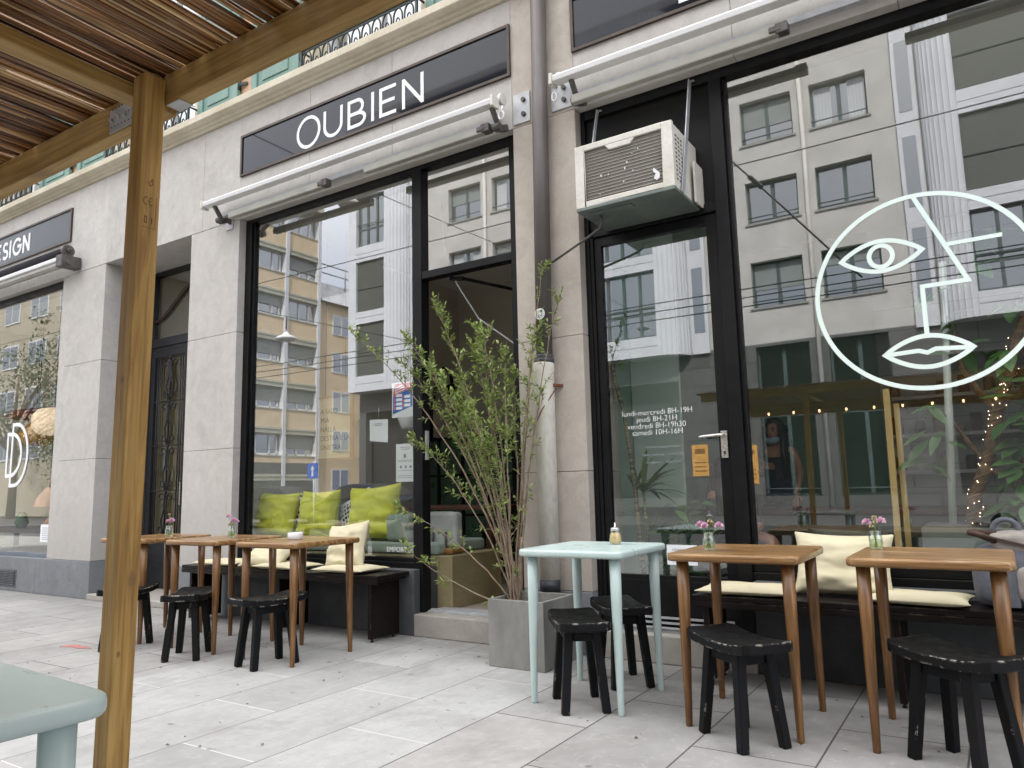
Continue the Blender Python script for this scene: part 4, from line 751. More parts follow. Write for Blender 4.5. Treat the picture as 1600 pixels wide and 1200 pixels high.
def pillow_mesh(w, h, t, n=18, seed=0, wr=.006, edge=.0, corner=.10):
    b = MB(); vs = []; fs = []
    for s in (1, -1):
        for i in range(n + 1):
            for j in range(n + 1):
                a, c = -1 + 2 * i / n, -1 + 2 * j / n; d = (1 - a ** 4) * (1 - c ** 4); px = a * w / 2 * (1 - corner * (1 - c * c) * 1 * abs(a) ** 2); pz = c * h / 2 * (1 - corner * (1 - a * a) * abs(c) ** 2)
                q = noise.noise(Vector((a * 1.6 + seed * 3.1, c * 3.2, s))) * wr * 2.2 + noise.noise(Vector((a * 3 + seed, c * 9 + a * 2, s * 2))) * wr
                y = s * (t / 2 * max(0, d) ** .55 + (q * min(1, 3 * d)) + .002); vs.append((px, y, pz))
    N = (n + 1) ** 2
    for i in range(n):
        for j in range(n):
            k = i * (n + 1) + j; fs.append((k, k + 1, k + n + 2, k + n + 1)); fs.append((N + k, N + k + n + 1, N + k + n + 2, N + k + 1))
    for i in range(n):
        for k0, k1 in ((i * (n + 1), (i + 1) * (n + 1)), ((i + 1) * (n + 1) + n, i * (n + 1) + n)): fs.append((k0, k1, N + k1, N + k0))
        for k0, k1 in ((i + 1, i), (n * (n + 1) + i, n * (n + 1) + i + 1)): fs.append((k0, k1, N + k1, N + k0))
    b.add(vs, fs, 0, True); return b
def cushion(label, w, h, t, loc, rot, mat, seed, name='cushion', group=None, wr=.009, cat='cushion'):
    o = pillow_mesh(w, h, t, 22, seed, wr).build(name, mat, sub=1); o.location = loc; o.rotation_euler = rot; tag(o, label, cat, group); return o
seat = [(-5.55, -.2, 2, 'flat cream seat pad at the left end of the left bench'), (-4.78, -.215, -3, 'flat cream seat pad in the middle of the left bench'), (-4.10, -.205, 2, 'flat cream seat pad at the right end of the left bench'), (-1.17, -.19, 3, 'flat cream seat pad at the left end of the right bench'), (-.36, -.19, -3, 'flat cream seat pad below the wooden table at the right edge')]
for i, (x, y, a, l) in enumerate(seat): cushion(l, .50 if i < 4 else .46, .33, .045, (x, y, .487), (R(90), 0, R(a)), CREAMF, i, 'seat_pad', 'cream seat pads', .003, 'seat pad')
cushion('square cream cushion leaning on the glass at the right end of the left bench', .40, .37, .13, (-4.22, -.125, .640), (R(-19), R(-7), R(2)), CREAMF, 11)
cushion('cream cushion on the left bench, half hidden behind a brown table', .46, .38, .12, (-5.02, -.165, .575), (R(-62), R(-3), R(4)), CREAMF, 12)
cushion('big cream cushion propped on the right bench behind the wooden tables', .49, .33, .13, (-.70, -.105, .622), (R(-15), R(1), R(-2)), CREAMF, 13)
# sofa inside the left window, with its cushions
t = thing('sofa', 'sage grey sofa with a plywood base inside the left shop window', 'sofa', (-4.7, .55, .16))
b = MB(); b.box(-5.78, -3.52, .28, .95, .158, .55); b.build('base', PLY, t, bevel=.006)
b = MB(); b.box(-5.78, -3.66, .27, .93, .552, .645); b.build('seat', GREENF, t, bevel=.025, seg=3)
b = MB(); b.box(-4.20, -3.93, .275, .92, .647, .865); b.build('arm', GREENF, t, bevel=.04, seg=4)
t = thing('low_chair', 'pale grey upholstered chair back on two dark rods seen through the open cafe door', 'chair', (-3.72, .45, .56))
b = MB(); b.box(-3.90, -3.57, .40, .50, .60, .875); b.build('backrest', GREYF, t, bevel=.03, seg=3)
b = MB(); [b.tube([(x, .39, .552), (x, .385, .72)], .010, 8) for x in (-3.79, -3.66)]; b.build('rod', DARKMETAL, t)
b = MB(); b.box(-3.90, -3.58, .36, .52, .5525, .60); b.build('seat', pm('tan_leather_seat', S(150, 108, 62), S(128, 90, 50), 8, .6), t, bevel=.015)
for i, (x, w_, h_, rz, ry, l) in enumerate(((-5.62, .52, .43, 4, 2, 'lime yellow cushion at the left of three on the sofa in the window'), (-5.06, .50, .44, -2, -1, 'lime yellow cushion in the middle of three on the sofa in the window'), (-4.395, .56, .47, 3, -4, 'largest lime yellow cushion beside the sofa arm in the window'))):
    cushion(l, w_, h_, .16, (x, .36, .645 + h_ * .49), (R(-11), R(ry), R(rz)), YELLOW, 20 + i, 'cushion', 'lime cushions', .011)
for i, (x, z, ry, l) in enumerate(((-5.33, .85, 6, 'black and white scallop patterned cushion between two lime cushions at left'), (-4.72, .84, -24, 'black and white scallop patterned cushion tilted behind the largest lime cushion'))):
    cushion(l, .42, .40, .13, (x, .50, z), (R(-12), R(ry), 0), PATT, 30 + i, 'cushion', 'patterned cushions', .004)
# backpack on the right bench
t = thing('backpack', 'grey and beige canvas backpack with a brown strap lying on the right bench', 'backpack', (.06, -.17, .463))
def lump(cx, cy, cz, rx, ry, rz, seed, n=20, p=2.6, wr=.02):
    b = MB(); vs = []; fs = []
    for i in range(n + 1):
        th = math.pi * i / n
        for j in range(n * 2):
            ph = math.pi * j / n; s = lambda v: math.copysign(abs(v) ** (2 / p), v)
            d = Vector((s(math.sin(th)) * s(math.cos(ph)), s(math.sin(th)) * s(math.sin(ph)), s(math.cos(th)))); k = 1 + wr * 2 * noise.noise(d * 2 + Vector((seed, 0, 0))) + wr * noise.noise(d * 6 + Vector((0, seed, 0)))
            vs.append((cx + d.x * rx * k, cy + d.y * ry * k, cz + d.z * rz * k))
    m = n * 2
    for i in range(n):
        for j in range(m): fs.append((i * m + j, (i + 1) * m + j, (i + 1) * m + (j + 1) % m, i * m + (j + 1) % m))
    b.add(vs, fs, 0, True); return b
lump(.07, -.16, .605, .20, .135, .142, 1, 24, 4.5, .015).build('body', BAGG, t, sub=1); lump(.11, -.165, .745, .165, .115, .062, 3, 24, 3.4, .05).build('top_flap', BAGB, t, sub=1); lump(.14, -.275, .575, .10, .04, .085, 5, 24, 4.5, .02).build('front_pocket', BAGB, t, sub=1)
b = MB(); b.bar((.02, -.300, .48), (.02, -.285, .72), .05, .006, (0, 1, 0)); b.build('webbing', BAGG, t); b = MB(); b.bar((.215, -.30, .48), (.215, -.285, .72), .03, .006, (0, 1, 0)); b.build('webbing', pm('dark_webbing', S(70, 70, 78), S(58, 58, 66), 30, .9), t)
b = MB(); b.tube([(-.02, -.25, .76), (-.08, -.27, .79), (-.12, -.25, .80), (-.10, -.2, .80), (-.02, -.17, .79)], .014, 8); b.bar((-.13, -.26, .805), (.10, -.29, .745), .028, .007); b.build('strap', CANEBROWN, t)
b = MB(); b.tube([(.02 + .05 * math.cos(R(a)), -.15, .81 + .045 * math.sin(R(a))) for a in range(-20, 201, 20)], .012, 8); b.build('haul_loop', BAGG, t); b = MB(); b.lathe([(.008, 0), (.008, .006), (0, .008)], (.12, -.262, .745), 10); b.build('snap', CHROME, t)

# ------------------------------------------------------------------ small things on the tables
def jar(label, x, y, flowers, z=.7455):
    t = thing('flower_jar', label, 'flower jar', (x, y, z), 'flower jars'); b = MB(); b.lathe([(.001, .003), (.026, .0), (.0285, .006), (.029, .05), (.024, .062), (.0225, .066), (.0235, .078), (.0225, .08), (.0205, .079), (.0205, .066), (.026, .05), (.0255, .008), (.001, .006)], (x, y, z), 20, cap=False); b.build('jar', JARG, t)
    b = MB(); b.lathe([(.0235, .0092), (.0243, .01), (.0245, .042), (.001, .042)], (x, y, z), 18); b.build('water', glass_mat('jar_water', .05, .4, (.78, .86, .66)), t)
    for k, (dx, dy, dz, s, pk) in enumerate(flowers):
        b = MB(); b.tube([(x - dx * .3, y - dy * .3, z + .01), (x + dx * .3, y + dy * .3, z + .07), (x + dx, y + dy, z + dz)], .0014, 5); so = b.build('stem', STEMG, t)
        b = MB(); rr = random.Random(k + int(x * 100)); vs = []
        for i in range(70 if pk else 40):
            a, e = rr.uniform(0, 6.28), math.asin(rr.uniform(-.35, 1)); L = s * rr.uniform(.75, 1.05); d = Vector((math.cos(a) * math.cos(e), math.sin(a) * math.cos(e), math.sin(e))); q = d.orthogonal().normalized() * s * .19; c = Vector((x + dx, y + dy, z + dz)); b.add([c + d * L * .25, c + d * L * .8 + q, c + d * L, c + d * L * .8 - q], [(0, 1, 2, 3)])
        b.build('blossom', PINKF if pk else pm('beige_seed_head', S(200, 186, 150), S(150, 140, 96), 60, .8), so, merge=False)
F = lambda *a: a
jar('glass jar with three pale pink flowers on the wooden table beside the mint one', -1.143, -.87, [F(-.035, -.01, .115, .021, 1), F(-.008, -.02, .108, .024, 1), F(.052, .0, .11, .022, 1), F(.004, .02, .13, .014, 0), F(.03, .01, .09, .008, 0)])
jar('glass jar with two mauve flowers on the worn table at the right edge', -.47, -.62, [F(-.03, 0, .115, .022, 1), F(.028, .0, .122, .022, 1), F(.0, .01, .135, .015, 0), F(.006, -.01, .118, .013, 0), F(-.01, -.012, .10, .012, 0)])
jar('glass jar with pink flowers on the middle wooden table at left', -4.66, -.83, [F(-.035, .0, .15, .022, 1), F(.02, .0, .12, .026, 1), F(.035, .01, .115, .022, 1), F(-.015, 0, .09, .02, 0)])
jar('glass jar with faded flowers on the table half hidden by the post', -5.385, -.853, [F(-.01, .0, .11, .024, 1), F(.03, .0, .118, .026, 1), F(-.02, .01, .165, .012, 0)])
t = thing('sugar_pourer', 'glass sugar pourer with a metal spout on the mint table', 'sugar pourer', (-1.715, -.66, .7455)); p = (-1.715, -.66, .7455)
b = MB(); b.lathe([(q[0] * .82, q[1] * .80) for q in [(.001, .002), (.031, 0), (.037, .006), (.040, .03), (.036, .06), (.028, .082), (.028, .09)]], p, 32, 0, True, .03, 12); b.build('glass_body', JARG, t)
b = MB(); b.lathe([(q[0] * .82, q[1] * .80) for q in [(.028, .004), (.034, .008), (.037, .03), (.033, .055), (.0265, .076), (.001, .078)]], p, 24); b.build('sugar', SUGAR, t)
b = MB(); b.lathe([(q[0] * .82, q[1] * .80) for q in [(.030, .088), (.0305, .10), (.027, .106), (.008, .112), (.0055, .114), (.005, .14), (.0035, .14)]], p, 24); b.build('metal_cap', CHROME, t)
b = MB(); b.lathe([(.001, .0), (.046, 0), (.05, .006), (.05, .042), (.046, .045), (.042, .042), (.041, .012), (.001, .010)], (-3.968, -.85, .7455), 28, cap=False); o = b.build('ashtray', WHITE); tag(o, 'round white ashtray on the wooden table before the left bench', 'ashtray')

# ------------------------------------------------------------------ planter and shrub
t = thing('planter', 'square grey concrete planter standing beside the open cafe door', 'planter', (-2.455, -.31, 0))
x0, x1, y0, y1, H = -2.65, -2.262, -.505, -.118, .392; b = MB(); tk = .022
o = [(x0, y0), (x1, y0), (x1, y1), (x0, y1)]; n = [(x0 + tk, y0 + tk), (x1 - tk, y0 + tk), (x1 - tk, y1 - tk), (x0 + tk, y1 - tk)]
vs = [(a, c, 0) for a, c in o] + [(a, c, H) for a, c in o] + [(a, c, H) for a, c in n] + [(a, c, H - .10) for a, c in n]
b.add(vs, [(3, 2, 1, 0)] + [(i, (i + 1) % 4, (i + 1) % 4 + 4, i + 4) for i in range(4)] + [(i + 4, (i + 1) % 4 + 4, (i + 1) % 4 + 8, i + 8) for i in range(4)] + [(i + 8, (i + 1) % 4 + 8, (i + 1) % 4 + 12, i + 12) for i in range(4)] + [(12, 13, 14, 15)]); b.build('box', CONC, t, bevel=.004)
b = MB(); gn = 14
vs = [(x0 + tk + (x1 - x0 - 2 * tk) * i / gn, y0 + tk + (y1 - y0 - 2 * tk) * j / gn, H - .052 + .012 * noise.noise(Vector((i * .6, j * .6, 2)))) for i in range(gn + 1) for j in range(gn + 1)]
b.add(vs, [(i * (gn + 1) + j, (i + 1) * (gn + 1) + j, (i + 1) * (gn + 1) + j + 1, i * (gn + 1) + j + 1) for i in range(gn) for j in range(gn)], 0, True); b.build('soil', SOIL, t)

def leaf(mb, base, d, up, L, W, fold=.25, curl=.2, seg=2):
    d = Vector(d).normalized(); s = d.cross(Vector(up)); s = s.normalized() if s.length > 1e-4 else d.orthogonal().normalized(); n = s.cross(d); P = []
    prof = {2: [0, 1, .0], 4: [.0, .8, 1, .62, 0], 6: [0, .55, .9, 1, .8, .45, 0]}[seg]
    for i, p in enumerate(prof):
        tt = i / (len(prof) - 1); c = Vector(base) + d * L * tt - n * curl * L * tt * tt; w_ = W / 2 * p
        P.append((c, c + s * w_ + n * fold * w_, c - s * w_ + n * fold * w_))
    vs = []; fs = []
    for c, a, e in P: vs += [c, a, e]
    for i in range(len(P) - 1):
        a, e = 3 * i, 3 * i + 3
        if i == 0: fs += [(0, 3, 4), (0, 5, 3)]
        elif i == len(P) - 2: fs += [(a, e, a + 1), (a, a + 2, e)]
        else: fs += [(a, e, e + 1, a + 1), (a, a + 2, e + 2, e)]
    mb.add(vs, fs, 0, seg > 2)
t = thing('shrub', 'tall open shrub of thin pale stems and small green leaves growing from the concrete planter', 'shrub', (-2.55, -.33, .33))
rs = random.Random(23); stems = MB(); lv = MB(); base = Vector((-2.55, -.33, .30))
tips = [(-3.90, -.42, 2.22, 0), (-3.25, -.25, 2.36, 1), (-3.30, -.50, 2.10, 1), (-3.42, -.40, 1.95, 1), (-2.36, -.22, 2.48, 5), (-2.17, -.35, 2.24, 5), (-2.72, -.40, 2.05, 1), (-2.95, -.20, 2.02, 1), (-2.53, -.45, 1.92, 1), (-3.40, -.30, 1.42, 1), (-3.36, -.52, .95, 3), (-3.05, -.55, 1.85, 1), (-2.62, -.20, 1.80, 1), (-2.80, -.55, 1.75, 1), (-2.30, -.38, 1.62, 5), (-3.15, -.15, 1.70, 1), (-2.90, -.42, 1.60, 1), (-2.66, -.60, 1.55, 1), (-3.42, -.35, .66, 4), (-2.45, -.2, 2.05, 1), (-3.0, -.3, 1.35, 1), (-2.6, -.5, 1.3, 1), (-2.85, -.3, 2.12, 1)]
def sprig(p, d, L, nl, sc_=1):
    d = Vector(d).normalized(); q = [Vector(p)]; nseg = 4
    for i in range(nseg): d = (d + Vector((rs.uniform(-.15, .15), rs.uniform(-.15, .15), rs.uniform(-.02, .16)))).normalized(); q.append(q[-1] + d * L / nseg)
    stems.tube(q, [.0022, .0018, .0014, .0011, .0007], 4, cap=False)
    for k in range(nl):
        tt = .12 + .88 * (k + rs.random() * .5) / nl; i = min(nseg - 1, int(tt * nseg)); a = q[i].lerp(q[i + 1], tt * nseg - i); dd = (q[i + 1] - q[i]).normalized()
        for sg in ((-1, 1) if k < nl - 1 else (0,)):
            s = dd.cross(Vector((rs.uniform(-1, 1), rs.uniform(-1, 1), rs.uniform(-.3, 1)))).normalized(); ld = (dd * rs.uniform(.5, 1.0) + s * sg * rs.uniform(.7, 1.1)).normalized()
            leaf(lv, a, ld, (rs.uniform(-.6, .6), rs.uniform(-.6, .6), 1), rs.uniform(.022, .048) * sc_, rs.uniform(.010, .019) * sc_, .3, rs.uniform(0, .35), 4)
for (tx, ty, tz, kind) in tips:
    T = Vector((tx, ty, tz)); b0 = base + Vector((rs.uniform(-.03, .03), rs.uniform(-.03, .03), 0)); D = T - b0
    C1 = b0 + Vector((D.x * .18, D.y * .3, D.z * .42)); C2 = b0 + Vector((D.x * .62, D.y * .7, D.z * .80)); n = 16
    if kind == 4: C1 = b0 + Vector((D.x * .4, D.y * .4, max(.1, D.z * .1))); C2 = b0 + Vector((D.x * .8, D.y * .8, D.z * .45 + .05))
    pts = []
    for i in range(n + 1):
        s = i / n; p = b0 * (1 - s) ** 3 + C1 * 3 * s * (1 - s) ** 2 + C2 * 3 * s * s * (1 - s) + T * s ** 3; pts.append(p + Vector((rs.uniform(-.006, .006), rs.uniform(-.006, .006), 0)) * (i > 0))
    Ln = sum((pts[i + 1] - pts[i]).length for i in range(n)); r0 = .0052 + .0016 * Ln
    stems.tube(pts, [r0 * (1 - .86 * i / n) for i in range(n + 1)], 6)
    s0 = {0: .58, 1: .48, 2: .52, 3: .45, 4: .45, 5: .60}[kind]; ns = int(Ln * (1 - s0) * {0: 16, 1: 27, 2: 17, 3: 18, 4: 13, 5: 9}[kind])
    for k in range(ns):
        s = s0 + (1 - s0) * (k + rs.random()) / ns; i = min(n - 1, int(s * n)); p = pts[i].lerp(pts[i + 1], s * n - i); d = (pts[i + 1] - pts[i]).normalized()
        side = d.cross(Vector((rs.uniform(-1, 1), rs.uniform(-1, 1), rs.uniform(-1, 1)))).normalized()
        sprig(p, d * .75 + side * rs.uniform(.5, .95) + Vector((0, 0, .25)), rs.uniform(.06, .17) * (1.15 - .4 * s), rs.randint(4, 7), {4: 1.25}.get(kind, 1))
    sprig(pts[-2], pts[-1] - pts[-2], .12, 7)
    for k in range(int(3 * Ln)):
        s = rs.uniform(.12, s0); i = min(n - 1, int(s * n)); p = pts[i]; d = (pts[i + 1] - pts[i]).normalized(); side = d.cross(Vector((rs.uniform(-1, 1), rs.uniform(-1, 1), rs.uniform(-1, 1)))).normalized()
        if rs.random() < .45: sprig(p, d * .5 + side, rs.uniform(.04, .10), rs.randint(2, 4))
b = MB(); b.tube([(-2.545, -.33, .30), (-2.55, -.332, .36), (-2.55, -.33, .48), (-2.57, -.33, .60)], [.030, .024, .020, .013], 10); b.tube([(-2.545, -.32, .32), (-2.53, -.325, .45), (-2.52, -.33, .6), (-2.50, -.34, .75)], [.02, .016, .012, .008], 8); stems.v, stems.f, stems.mi, stems.sm = stems.v, stems.f, stems.mi, stems.sm
so = stems.build('stems', BARK, t, merge=False); b.build('trunk', BARK, t); lv.build('foliage', LEAF, t, merge=False)

# ------------------------------------------------------------------ papers behind the cafe window
def sheet(label, x0, x1, z0, z1, y=.1275, m=None, tilt=0, name='paper_sheet', cat='notice'):
    t = thing(name, label, cat, ((x0 + x1) / 2, y, z0)); b = MB(); b.add([(x0, y, z0 + tilt), (x1, y, z0), (x1, y, z1), (x0, y, z1 + tilt * .4), (x0, y + .0012, z0 + tilt), (x1, y + .0012, z0), (x1, y + .0012, z1), (x0, y + .0012, z1 + tilt * .4)], [(0, 1, 2, 3), (7, 6, 5, 4), (0, 4, 5, 1), (1, 5, 6, 2), (2, 6, 7, 3), (3, 7, 4, 0)]); b.build('sheet', m or PAPER, t); return t
p = sheet('red and blue printed poster hanging by a string behind the cafe window', -3.985, -3.765, 1.625, 1.905, name='poster', cat='poster')
b = MB(); x0, x1, z0, z1, y = -3.975, -3.775, 1.635, 1.895, .1263
b.prism([(x0, z0 + .02), (x1, z0 + .07), (x1, z0 + .215), (x0, z0 + .165)], y, y + .0006, 'y'); b.build('blue_field', BLUE, p)
b = MB(); b.prism([(x0, z0 + .168), (x1, z0 + .218), (x1, z1), (x0 + .02, z1)], y, y + .0006, 'y'); b.build('red_field', RED, p)
b = MB(); [b.box(x0 + .035 + .085 * i, x0 + .095 + .085 * i, y - .0008, y - .0001, z0 + .052 + .034 * j + .02 * i, z0 + .074 + .034 * j + .02 * i) for i in range(2) for j in range(4 - i)]; b.build('text_box', PAPER, p)
b = MB(); [b.box(x0 + .013 + .085 * i, x0 + .031 + .085 * i, y - .0008, y - .0001, z0 + .054 + .034 * j + .02 * i, z0 + .072 + .034 * j + .02 * i) for i in range(2) for j in range(4 - i)]; b.build('red_icon', RED, p)
b = MB(); [b.bar((x0 + .02, y - .0005, z0 + .185 + .018 * i), (x0 + .12 - .012 * i, y - .0005, z0 + .21 + .018 * i), .0008, .009) for i in range(3)]; b.build('headline', PAPER, p)
b = MB(); b.tube([(-3.80, .128, 1.905), (-3.80, .128, 3.60)], .0018, 5); b.build('string', PAPER, p)
p = sheet('small white sheet with a curled corner behind the cafe window', -4.225, -4.03, 1.435, 1.62, tilt=.02); b = MB(); [b.box(-4.17, -4.09, .1262, .1268, 1.588 - .012 * i, 1.592 - .012 * i) for i in range(2)]; b.build('print', PAPERG, p); b = MB(); b.tube([(-4.13, .128, 1.62), (-4.13, .128, 1.72)], .0015, 5); b.build('string', PAPER, p)
p = sheet('tall white notice with grey icons stuck low behind the cafe window', -3.945, -3.75, 1.12, 1.415)
b = MB(); [b.box(-3.90 + .01 * (i % 2), -3.80, .1262, .1268, 1.385 - .014 * i, 1.389 - .014 * i) for i in range(2)]; [b.box(-3.92, -3.78, .1262, .1268, zz, zz + .003) for zz in (1.285, 1.275, 1.205, 1.165, 1.15)]; b.box(-3.865, -3.84, .1262, .1268, 1.305, 1.335)
for i in range(3): b.prism(arc(-3.895 + .05 * i, 1.235, .011, .011, 0, 360, 14)[:-1], .1262, .1268, 'y')
b.build('icon_print', PAPERG, p)
t = thing('framed_poster', 'hanging framed poster with Italian words in capitals inside the cafe window', 'poster', (-5.54, 1.0, 1.39))
b = MB(); b.box(-5.77, -5.31, 1.0, 1.02, 1.39, 2.0); b.build('print', pm('aged_poster_paper', S(206, 200, 170), S(190, 184, 152), 2, .8), t)
b = MB(); e = .02; b.box(-5.77 - e, -5.31 + e, .99, 1.03, 2.0, 2.0 + e); b.box(-5.77 - e, -5.31 + e, .99, 1.03, 1.39 - e, 1.39); b.box(-5.77 - e, -5.77, .99, 1.03, 1.39, 2.0); b.box(-5.31, -5.31 + e, .99, 1.03, 1.39, 2.0); b.build('frame', pm('oak_frame', S(150, 116, 70), S(128, 96, 56), 5, .5), t)
b = MB(); [b.tube([(x, 1.01, 2.02), (x, 1.01, 3.72)], .003, 5) for x in (-5.68, -5.4)]; b.build('cord', INK, t)
for i, s in enumerate(('A SAPO', 'MIA', 'NALLA', 'DESTRA E LA', 'SINISTRA')): text(s, .072, -5.735, 1.845 - .092 * i, .9985, INK, t, 'lettering')

# ------------------------------------------------------------------ furniture inside the left shop
t = thing('counter', 'brown wooden bar counter inside the open cafe door', 'counter', (-4.1, 1.3, .158))
b = MB(); b.box(-5.0, -3.66, 1.05, 1.6, .87, .905); b.build('top', DARKWOOD, t, bevel=.004)
for x in (-4.95, -3.75):
    for y in (1.08, 1.52): b = MB(); b.box(x, x + .05, y, y + .05, .158, .869); b.build('leg', DARKWOOD, t)
t = thing('shelf_rack', 'black metal rack with green glass doors at the back of the cafe', 'shelf', (-5.2, 2.8, .158))
b = MB(); [b.box(x, x + .03, y, y + .03, .158, 1.66) for x in (-5.85, -5.5, -5.15, -4.8, -4.45) for y in (2.6, 2.97)]; [b.box(-5.85, -4.42, 2.61, 2.99, z, z + .025) for z in (.3, .75, 1.2, 1.635)]; b.build('rack_frame', BLACK, t)
b = MB(); [b.box(x + .035, x + .345, 2.62, 2.626, .33, 1.62) for x in (-5.85, -5.5, -5.15, -4.8)]; b.build('green_door', pm('green_rack_panel', S(58, 84, 66), S(44, 68, 54), 3, .3), t)
t = thing('wall_lamp', 'black goose neck lamp on the rack seen through the open cafe door', 'lamp', (-5.42, 2.75, 1.66))
b = MB(); b.tube([(-5.70, 2.75, 1.66), (-5.70, 2.75, 2.0), (-5.62, 2.75, 2.35), (-5.5, 2.75, 2.52), (-5.40, 2.75, 2.45), (-5.38, 2.75, 2.3)], .022, 10); b.lathe([(.06, 0), (.06, .02)], (-5.70, 2.75, 1.661), 14); b.build('neck', BLACK, t); b = MB(); b.lathe([(.15, -.12), (.13, -.02), (.07, .05), (.02, .08)], (-5.38, 2.75, 2.24), 20); b.build('shade', BLACK, t)
b = MB(); b.tube([(-4.12, .99, 3.3), (-3.98, 1.0, 2.92), (-3.74, 1.0, 2.56), (-3.39, 1.0, 2.3), (-3.0, 1.0, 2.15), (-2.7, 1.0, 2.3), (-2.55, 1.0, 3.72)], .007, 8); b.tube([(-4.12, .99, 3.3), (-4.13, .99, 3.72)], .007, 8); tag(b.build('electric_cable', PAPER), 'slack white cable hanging in the open cafe doorway', 'cable')
t = thing('pendant_lamp', 'white cone pendant lamp inside the cafe window beside the red and blue poster', 'lamp', (-4.58, 1.0, 1.62)); b = MB(); b.lathe([(.06, 0), (.075, .02), (.125, .17), (.12, .17), (.07, .022)], (-4.56, 1.0, 1.62), 24); b.build('shade', WHITE, t); b = MB(); b.tube([(-4.56, 1.0, 1.66), (-4.56, 1.0, 3.72)], .004, 6); b.build('cord', INK, t)
def stool_in(x, y, label):
    t = thing('bar_chair', label, 'chair', (x, y, .158)); b = MB(); b.box(x - .2, x + .2, y - .2, y + .2, .60, .64); b.build('seat', BLACK, t, bevel=.01)
    for a in (-1, 1):
        for c in (-1, 1): b = MB(); b.bar((x + a * .17, y + c * .17, .6), (x + a * .2, y + c * .2, .158), .03, .03); b.build('leg', BLACK, t)
    b = MB(); b.box(x - .2, x + .2, y + .18, y + .205, .66, 1.02); [b.bar((x + a * .17, y + .19, .64), (x + a * .17, y + .19, .9), .025, .02) for a in (-1, 1)]; b.build('backrest', BLACK, t, bevel=.008)
stool_in(-3.25, 2.1, 'black chair in the dark interior behind the shrub'); stool_in(-4.2, 2.1, 'black chair in the dark interior behind the bar counter')
b = MB(); b.box(-2.495, -2.475, 1.4, 2.4, .7, 1.4); tag(b.build('wall_board', pm('dark_red_board', S(92, 40, 34), S(72, 30, 26), 2, .7)), 'dark red board on the right inner wall of the cafe', 'board')

# ------------------------------------------------------------------ inside the right shop
t = thing('bar_counter', 'dark teal bar counter with a brown wooden top behind the face window', 'counter', (-.3, 2.4, .166))
b = MB(); b.box(-2.15, 1.6, 2.1, 2.7, .168, .79); b.build('front', pm('teal_bar_front', S(44, 62, 60), S(34, 50, 50), 2, .6), t); b = MB(); b.box(-2.2, 1.65, 2.02, 2.75, .792, .83); b.build('top', DARKWOOD, t, bevel=.004)
b = MB(); b.box(-2.39, -1.99, 1.2, 1.23, .88, 3.79); tag(b.build('wall_panel', pm('pale_sage_panel', S(206, 222, 208), S(198, 214, 200), 1.5, .8)), 'pale sage panel hanging inside behind the glazed door', 'panel')
b = MB(); b.box(-.95, 2.19, 4.56, 4.598, .168, 3.79); tag(b.build('board_wall', PLANKW), 'grey boarded back wall behind the shelves of the right shop', 'wall')
for i, (z, x0, x1, l) in enumerate(((1.10, -.9, 1.6, 'lowest pale shelf on the boarded wall behind the plants'), (1.47, -.9, 1.6, 'middle pale shelf on the boarded wall behind the plants'), (1.86, -.9, 1.6, 'top pale shelf on the boarded wall behind the plants'))):
    b = MB(); b.box(x0, x1, 4.28, 4.558, z, z + .035); [b.bar((x, 4.555, z - .12), (x, 4.33, z - .005), .02, .02) for x in (x0 + .2, x1 - .2)]; tag(b.build('wall_shelf', WHITE), l, 'shelf')
JM = [pm('dark_tin', S(50, 48, 44), S(36, 34, 32), 6, .5), pm('amber_tin', S(150, 110, 60), S(120, 86, 46), 6, .5), pm('pale_bowl', S(206, 202, 190), S(190, 186, 174), 6, .4), pm('brown_pack', S(120, 92, 66), S(96, 72, 50), 6, .7)]
rj = random.Random(5); kinds = (('dark_tin', 'dark tin'), ('amber_tin', 'amber tin'), ('bowl', 'pale bowl'), ('paper_pack', 'brown paper pack'))
for lv_, z in enumerate((1.136, 1.506, 1.896)):
    x = -.8
    while x < .75:
        k = rj.choice((0, 1, 2, 3, 0, 3)); b = MB()
        if k == 2: b.lathe([(.03, 0), (.055, .02), (.075, .07), (.068, .07), (.045, .02)], (x, 4.40, z), 16)
        elif k == 3: b.box(x - .05, x + .05, 4.36, 4.43, z, z + .15); b.prism([(4.36, z + .15), (4.43, z + .15), (4.395, z + .19)], x - .05, x + .05, 'x')
        else: b.lathe([(.045, 0), (.05, .01), (.05, .11), (.045, .12), (.045, .14), (.0, .145)], (x, 4.40, z), 16)
        o = b.build(kinds[k][0], JM[k]); tag(o, '%s standing on the %s shelf of the boarded wall' % (kinds[k][1], ('lowest', 'middle', 'top')[lv_]), 'container', '%ss on the %s shelf' % (kinds[k][1], ('lowest', 'middle', 'top')[lv_])); x += rj.uniform(.14, .26)
# ficus
def polytube(pts, r): return pts, r
t = thing('pot', 'rectangular grey green plant pot inside the face window holding a rubber plant', 'plant pot', (.05, .5, .166)); b = MB(); b.prism([(-.36, .30), (.62, .30), (.62, .74), (-.36, .74)], .168, .79, 'z'); b.build('box', pm('grey_green_pot', S(118, 126, 118), S(100, 108, 102), 2, .6, .05), t, bevel=.006); b = MB(); b.box(-.34, .60, .32, .72, .791, .80); b.build('soil', SOIL, t)
t = thing('rubber_plant', 'big rubber plant with a forked brown trunk and glossy leaves inside the face window', 'rubber plant', (-.11, .5, .80))
rs2 = random.Random(3); b = MB(); lv2 = MB()
tr = [(-.12, .5, .795), (-.10, .5, .95), (-.02, .5, 1.14), (.02, .5, 1.30), (.05, .5, 1.42), (.10, .5, 1.55), (.16, .5, 1.75), (.24, .52, 2.0), (.3, .55, 2.35)]
